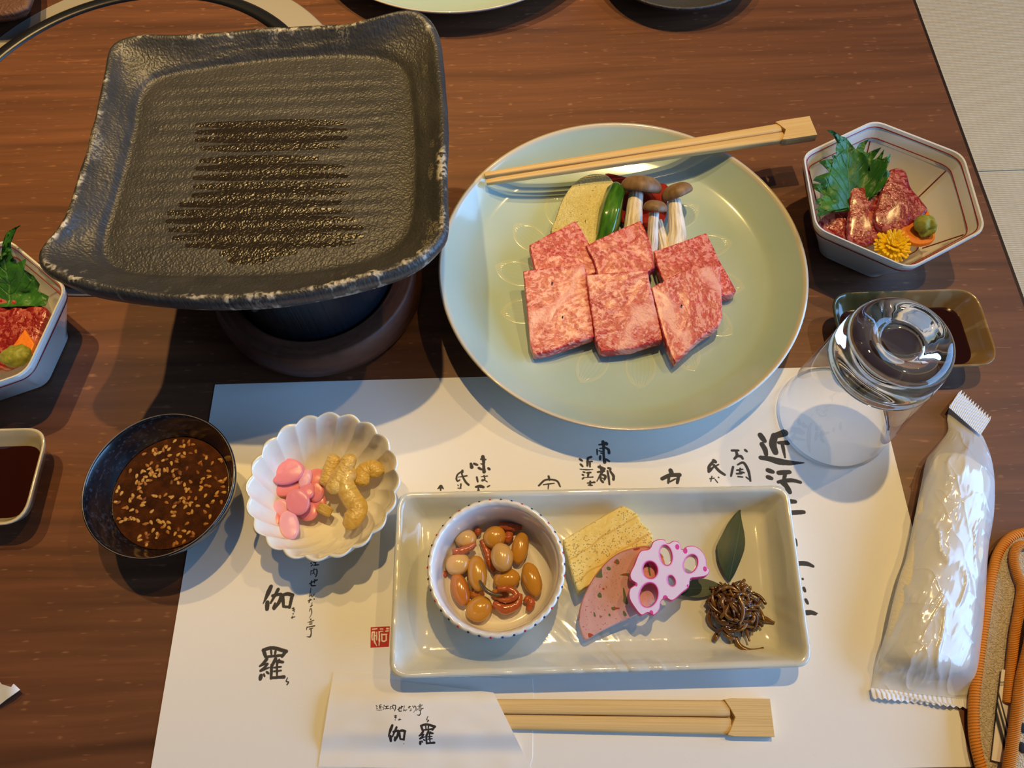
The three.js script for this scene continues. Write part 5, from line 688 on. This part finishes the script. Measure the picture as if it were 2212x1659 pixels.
  for (const [p, r_, label] of [[[[1655, 1300], [1690, 1385], [1780, 1430], [1912, 1405]], 26, 'curved brown simmered fish lying below the heap'], [[[1840, 1110], [1930, 1140], [2012, 1172]], 28, 'simmered fish pointing out from the heap to the tray wall'], [[[1455, 1340], [1480, 1290], [1520, 1240]], 26, 'stubby simmered fish at the foot of the heap'], [[[1680, 920], [1720, 1030], [1715, 1130], [1690, 1190]], 20, 'light golden simmered fish draped over the heap']]) single('simmered_fish', label, 'simmered fish', sweep(pxPath(p, label.includes('draped') ? 0.0205 : 0.0082, zt), (t) => r_ * K * (0.5 + 0.6 * Math.sin(Math.PI * Math.min(1, t + 0.12))), { sides: 10, seg: 20 }), fm[1], 'single simmered fish around the heap');
}

// ---------------------------------------------------------------- upturned glass
{
  const t = thing('upturned_glass', 'clear glass tumbler standing upside down on the placemat', 'glass', [0.1783, 0.0005, 0.0345]);
  const pane = std({ color: 0xffffff, roughness: 0.0, transmission: 1, thickness: 0, ior: 1.5 }), solid = std({ color: 0xffffff, roughness: 0.0, transmission: 1, thickness: 0.02, ior: 1.5 });
  part('glass_wall', lathe(curve2([[0.0330, 0.0012], [0.0318, 0.03], [0.0300, 0.058], [0.0288, 0.0755]], 30), 128, { capStart: false, capEnd: false }), pane, t);
  part('glass_rim', new THREE.TorusGeometry(0.0330, 0.0008, 12, 128).rotateX(Math.PI / 2).translate(0, 0.0008, 0), solid, t);
  part('glass_base', lathe(curve2([[0.004, 0.0775], [0.014, 0.0772], [0.0215, 0.0760], [0.0262, 0.0738], [0.0280, 0.0742], [0.0287, 0.0760], [0.0284, 0.082], [0.0276, 0.0905], [0.0262, 0.0962], [0.0235, 0.0993], [0.0195, 0.1008], [0.0155, 0.1005], [0.0128, 0.0990], [0.0108, 0.0970], [0.0088, 0.0964], [0.003, 0.0962]], 90), 128), solid, t, 'thick clear glass base');
}

// ---------------------------------------------------------------- chopstick sleeve with chopsticks
{
  const y = 0.0006, c = [[720, 1453], [1152, 1466], [1150, 1664], [687, 1657]].map(([a, b]) => at(a, b, y));
  const f = [[720, 1453], [1066, 1496], [1148, 1662], [687, 1657]];
  const t = thing('chopstick_sleeve', 'white paper chopstick sleeve printed with black characters', 'chopstick sleeve', [(c[0].x + c[2].x) / 2, 0.0004, (c[0].z + c[2].z) / 2]);
  worldPart('back_panel', pad(c.map((p) => [p.x, p.z]), 0.0003, { rad: 0.0001, rings: 2, lift: () => 0.00045, n: 40 }), M.paper, t);
  // front panel, raised over the sticks
  const cv = document.createElement('canvas'); cv.width = 1024; cv.height = 512; const ctx = cv.getContext('2d'); ctx.fillStyle = 'rgb(243,241,236)'; ctx.fillRect(0, 0, 1024, 512);
  const x0 = Math.min(c[0].x, c[3].x) - 0.002, z0 = c[0].z - 0.002, SX = 0.128, SZ = 0.064, toC = (px, py) => { const p = at(px, py, 0.0045); return [(p.x - x0) / SX * 1024, (p.z - z0) / SZ * 512]; }, zs = Z(780, 1500, 0.0904), k = 0.0904 * 1024 / SX / 4060;
  const place = (g, box, wScale = 1) => { const b = glyphBox(GLYPH[g]), s = (box[2] - box[0]) / (b[2] - b[0]), v = (box[3] - box[1]) / (b[3] - b[1]); ink(ctx, GLYPH[g][3], (x, yy) => toC(...zs(box[0] + (x - b[0]) * s, box[1] + (yy - b[1]) * v)), k * Math.sqrt(s * v) * wScale, 'rgb(44,40,40)'); };
  place('kya_big', [650, 745, 1070, 1110]); place('ra_big', [1395, 720, 1780, 1185]);
  place('kin', [375, 250, 515, 380], 0.75); place('v_e', [540, 275, 688, 365]); place('v_niku', [715, 250, 842, 398]); place('v_se', [892, 282, 1018, 402]); place('v_n', [1030, 275, 1118, 400]); place('v_na', [1148, 285, 1250, 402]); place('v_ri', [1268, 280, 1328, 438]); place('v_tei', [1345, 245, 1502, 500]);
  ink(ctx, [[20, 812, 520, 866, 512], [18, 818, 555, 870, 545], [18, 838, 505, 848, 580], [20, 836, 612], [18, 912, 610, 972, 600], [14, 932, 585, 925, 632], [[14, 18, 20], 1612, 530, 1585, 610, 1628, 625, 1595, 662], [10, 1012, 1170, 1014, 1190]], (x, yy) => toC(...zs(x, yy)), k, 'rgb(44,40,40)');
  const ft = new THREE.CanvasTexture(cv); ft.colorSpace = THREE.SRGBColorSpace; ft.flipY = false;
  const U = 30, Vn = 24, pos = [], uv = [], idx = [];
  for (let s = 0; s < 2; s++) for (let j = 0; j <= Vn; j++) for (let i = 0; i <= U; i++) {
    const u = i / U, v = j / Vn, L = [mix(f[0][0], f[3][0], v), mix(f[0][1], f[3][1], v)], Rr = [mix(f[1][0], f[2][0], v), mix(f[1][1], f[2][1], v)], X = mix(L[0], Rr[0], u), Y = mix(L[1], Rr[1], u);
    const mid = Math.abs(Y - 1548) / 70, lift = 0.0062 * (1 - ss(0.45, 1.15, mid)), h = 0.0010 + lift * (0.55 + 0.45 * ss(0, 0.5, u)) + 0.0008 * (fbm(X * 0.02, Y * 0.03, 5, 2) - 0.5) - s * 0.0002, p = at(X, Y, h);
    pos.push(p.x, p.y, p.z); uv.push((p.x - x0) / SX, (p.z - z0) / SZ);
  }
  const m = (U + 1) * (Vn + 1); for (let j = 0; j < Vn; j++) for (let i = 0; i < U; i++) { const a = j * (U + 1) + i, b = a + 1, d = a + U + 1, e = d + 1; idx.push(a, d, b, b, d, e, a + m, b + m, d + m, b + m, e + m, d + m); }
  const g = new THREE.BufferGeometry(); g.setAttribute('position', new THREE.Float32BufferAttribute(pos, 3)); g.setAttribute('uv', new THREE.Float32BufferAttribute(uv, 2)); g.setIndex(idx); g.computeVertexNormals();
  worldPart('front_panel', g, std({ map: ft, roughness: 0.75 }), t);
  chopsticks('light wooden chopsticks pushed into the white paper sleeve', at(850, 1540, 0.0009), at(1661, 1551, 0.0009), 0.0002, 0.0066, 0.0081, 0.0050);
}

// ---------------------------------------------------------------- wrapped hand towel
{
  const t = thing('wrapped_hand_towel', 'rolled white hand towel sealed in clear crinkled plastic wrapper', 'hand towel', [0.215, 0.0004, 0.12]);
  const left = [[2052, 872], [2046, 905], [2048, 930], [2020, 968], [2003, 990], [1990, 1045], [1975, 1120], [1958, 1200], [1936, 1285], [1915, 1360], [1897, 1420], [1886, 1465], [1881, 1488]];
  const right = [[2088, 905], [2108, 930], [2120, 938], [2130, 958], [2140, 985], [2148, 1030], [2147, 1110], [2136, 1180], [2130, 1270], [2124, 1350], [2116, 1425], [2110, 1480], [2106, 1512]];
  const n = 72, m = 60, Lc = curve2(left, n), Rc = curve2(right, n);
  const prof = (v) => Math.pow(Math.sin(Math.PI * clamp(v * 0.94 + 0.03)), 0.55), rise = (u) => 0.0016 + 0.0185 * ss(0.02, 0.26, u) * (1 - ss(0.86, 1.0, u));
  const wr = (X, Y) => { const a = 1 - Math.abs(2 * fbm(X * 0.016, Y * 0.012, 301, 2) - 1), b = 1 - Math.abs(2 * fbm(X * 0.035 + Y * 0.02, Y * 0.03, 303, 2) - 1); return 0.0020 * Math.pow(a, 12) + 0.0007 * Math.pow(b, 14); };
  const pos = [], idx = [], uv = [];
  for (let j = 0; j <= n; j++) for (let i = 0; i <= m; i++) { const u = j / n, v = i / m, X = mix(Lc[j][0], Rc[j][0], v), Y = mix(Lc[j][1], Rc[j][1], v), h = 0.0014 + rise(u) * prof(v) + (wr(X, Y) - 0.0002) * clamp(rise(u) / 0.01) * (v > 0 && v < 1 ? 1 : 0), p = at(X, Y, Math.max(0.0012, h)); pos.push(p.x, p.y, p.z); uv.push(p.x, p.z); }
  for (let j = 0; j < n; j++) for (let i = 0; i < m; i++) { const a = j * (m + 1) + i, b = a + 1, c = a + m + 1, d = c + 1; idx.push(a, c, b, b, c, d); }
  const g = new THREE.BufferGeometry(); g.setAttribute('position', new THREE.Float32BufferAttribute(pos, 3)); g.setAttribute('uv', new THREE.Float32BufferAttribute(uv, 2)); g.setIndex(idx); g.computeVertexNormals();
  const film = std({ color: srgb(250, 250, 248), transmission: 0.42, thickness: 0, roughness: 0.1, ior: 1.5, specularIntensity: 1.0, side: THREE.DoubleSide, clearcoat: 0.6, clearcoatRoughness: 0.06, bumpMap: bumpTex(512, 512, (u, v) => { const a = 1 - Math.abs(2 * fbm(u * 9, v * 6, 305, 2, 9, 6) - 1); return Math.pow(a, 8); }, { rx: 0.12, ry: 0.12 }), bumpScale: 0.0004 });
  worldPart('plastic_film', g, film, t, 'clear crinkled plastic film');
  // sealed ends with zigzag edges
  const seal = (A, B, out, teeth) => { const P = []; for (let k = 0; k <= teeth * 2; k++) { const u = k / (teeth * 2), o = k % 2 ? out : [out[0] * 0.8, out[1] * 0.8]; P.push([mix(A[0], B[0], u) + o[0], mix(A[1], B[1], u) + o[1]]); } P.push(B, A); return P; };
  const sealM = std({ color: srgb(248, 250, 252), roughness: 0.35, transmission: 0.1, thickness: 0, side: THREE.DoubleSide, bumpMap: bumpTex(512, 16, (u) => 0.5 + 0.5 * Math.sin(u * TAU * 22)), bumpScale: 0.0004 });
  worldPart('film_seal', sheetPx(seal([1881, 1486], [2106, 1510], [3, 24], 16), (x, y) => 0.0035 + 0.0015 * Math.sin(x * 0.05), 0.0003, 0, 1, 1), sealM, t, 'pleated zigzag end of the wrapper');
  worldPart('film_seal', sheetPx(seal([2050, 880], [2118, 940], [26, -40], 13), (x, y) => 0.004 + 0.003 * Math.sin((x - y) * 0.06), 0.0003, 0, 1, 1), sealM, t, 'pleated zigzag end of the wrapper');
  // the towel inside
  const tw = sweep(pxPath([[2080, 985, 0.0075], [2066, 1060, 0.0088], [2044, 1180, 0.009], [2018, 1310, 0.009], [2004, 1400, 0.0080], [2000, 1452, 0.0062]], 0.009), (u) => 0.0192 * Math.sqrt(clamp(1 - Math.max(0, (0.1 - u) / 0.1, (u - 0.93) / 0.07) ** 2, 0.08, 1)) * mix(0.86, 1.1, u), { sides: 28, seg: 40, flat: 0.42, wob: 0.1 });
  worldPart('towel_roll', tw, std({ color: srgb(244, 232, 200), roughness: 0.9, bumpMap: bumpTex(256, 256, (u, v) => vn(u * 60, v * 60, 311, 60, 60), { rx: 0.02, ry: 0.02 }), bumpScale: 0.00015 }), t, 'cream rolled towel');
}

// ---------------------------------------------------------------- orange-edged cloth
{
  const t = thing('edged_cloth', 'folded cream fleece cloth with orange stitched edging', 'cloth', [0.262, 0.0003, 0.19]);
  const fleece = std({ map: tex(512, 512, (u, v) => mix3([196, 178, 150], [232, 218, 194], clamp(fbm(u * 60, v * 60, 321, 3, 60, 60) * 1.2 - 0.1)), { rx: 0.04, ry: 0.04 }), roughness: 0.95, bumpMap: bumpTex(512, 512, (u, v) => fbm(u * 70, v * 70, 323, 3, 70, 70), { rx: 0.04, ry: 0.04 }), bumpScale: 0.0014 });
  const W_ = (l, y) => l.map(([a, b]) => { const p = at(a, b, y); return [p.x, p.z]; });
  const e1 = [[2330, 1142], [2212, 1150], [2182, 1162], [2156, 1195], [2142, 1245], [2132, 1300], [2122, 1370], [2112, 1440], [2103, 1530], [2106, 1600], [2120, 1662], [2135, 1720]];
  const low = [...e1, [2420, 1760], [2460, 1300]];
  worldPart('under_layer', pad(W_(low, 0.007), 0.005, { rad: 0.002, n: 140, rings: 8, lift: () => 0.0007, rough: 0.0008, freq: 90 }), fleece, t);
  const e2 = [[2330, 1190], [2230, 1178], [2200, 1180], [2190, 1205], [2197, 1240], [2206, 1268], [2202, 1310], [2192, 1370], [2184, 1440], [2176, 1520]];
  const e3 = [[2260, 1260], [2236, 1330], [2222, 1400], [2206, 1470], [2194, 1560], [2182, 1640], [2170, 1720]];
  worldPart('upper_layer', pad(W_([[2460, 1250], [2275, 1262], [2240, 1330], [2226, 1400], [2210, 1470], [2198, 1560], [2186, 1640], [2174, 1720], [2420, 1760]], 0.014), 0.006, { rad: 0.002, n: 120, rings: 7, lift: () => 0.0075, rough: 0.0008, freq: 90 }), fleece, t);
  const ora = std({ color: srgb(242, 152, 50), roughness: 0.8, bumpMap: bumpTex(32, 2048, (u, v) => 0.5 + 0.5 * Math.sin((v * 90 + u * 2) * TAU), { rx: 0.02, ry: 0.05 }), bumpScale: 0.0006 });
  const edge = (pts, y, r) => sweep(pxPath(pts, y), (u) => r, { seg: 240, sides: 10, uvs: 1.4 });
  worldPart('edging', edge(e1, 0.0048, 0.0027), ora, t, 'orange overlock edging'); worldPart('edging', edge(e2, 0.0085, 0.0025), ora, t, 'orange overlock edging'); worldPart('edging', edge(e3, 0.0125, 0.0029), ora, t, 'orange overlock edging');
  // sewn label with a dark frame
  const cv = document.createElement('canvas'); cv.width = 64; cv.height = 512; const c = cv.getContext('2d'); c.fillStyle = '#efe6e0'; c.fillRect(0, 0, 64, 512); c.strokeStyle = '#2c2c34'; for (const [i, w] of [[12, 5], [22, 3], [30, 2]]) { c.lineWidth = w; c.strokeRect(14 + i * 0.6, 60 + i, 140, 400 - i * 2); }
  const lt = new THREE.CanvasTexture(cv); lt.colorSpace = THREE.SRGBColorSpace; lt.flipY = false;
  worldPart('sewn_label', sheetPx([[2164, 1446], [2196, 1450], [2176, 1650], [2142, 1642]], () => 0.0082, 0.0003, 0, 1, 1), std({ map: lt, roughness: 0.7 }), t, 'white sewn label with dark printed frame');
  const dot = std({ color: srgb(24, 26, 40), roughness: 0.8 });
  for (const [x, y] of [[2209, 1572], [2209, 1615]]) { const p = at(x, y, 0.0142), g = blob(0.0022, 0.0006, 0.0026, { seg: 14 }); g.translate(p.x, p.y, p.z); worldPart('printed_dot', g, dot, t, 'dark blue dot'); }
}
{ // torn end of another wrapper
  const o = [[-90, 1440], [-40, 1455], [0, 1474], [3, 1478], [24, 1484], [29, 1477], [43, 1490], [14, 1511], [0, 1522], [-90, 1570]];
  single('paper_wrapper', 'white torn wrapper corner lying on bare table', 'wrapper', sheetPx(o, (x, y) => 0.004 + 0.002 * Math.sin(x * 0.06), 0.0003, 0, 1, 2), std({ color: srgb(226, 230, 238), roughness: 0.4, side: THREE.DoubleSide }));
}
{ // ground pepper on the plate and the beef
  const r = rng(66), m = std({ color: srgb(40, 30, 22), roughness: 0.7 }), put = (x, y, h, s, label, group) => { const p = at(...z3(x, y), h), g = new THREE.TetrahedronGeometry(s, 1); g.rotateX(r() * 3); g.rotateY(r() * 6); g.scale(1, 0.6, 1.3); g.translate(p.x, p.y, p.z); single('pepper_flake', label, 'pepper flake', g, m, group); };
  for (const [x, y, h, l] of [[20, 490, 0.0105, 'pepper flake on the plate close beside the potato slice'], [5, 660, 0.0103, 'pepper flake on the plate by the corner of the potato-side beef'], [-120, 520, 0.0112, 'outermost pepper flake on the plate toward the stone grill'], [-60, 560, 0.0108, 'pepper flake on bare plate between stone grill and potato slice'], [1745, 580, 0.0106, 'pepper flake on the plate toward the hexagonal bowl and mushrooms'], [1712, 800, 0.0105, 'pepper flake on the plate beside the half-covered beef corner'], [1762, 1100, 0.0108, 'pepper flake on the plate toward the upturned glass']]) put(x, y, h, 0.0005 + r() * 0.0003, l, 'pepper flakes on the plate');
  for (const [x, y, h, l] of [[268, 925, 0.0295, 'herb flake on the red part of the wide-banded beef slice'], [352, 1195, 0.0258, 'herb flake on the fat band of the wide-banded beef slice'], [1145, 908, 0.0312, 'herb flake at the upper edge of the streaky beef slice'], [1300, 1105, 0.0288, 'herb flake in the middle of the streaky beef slice']]) put(x, y, h, 0.0007, l, 'herb flakes on the beef');
}

renderer.render(scene, camera);
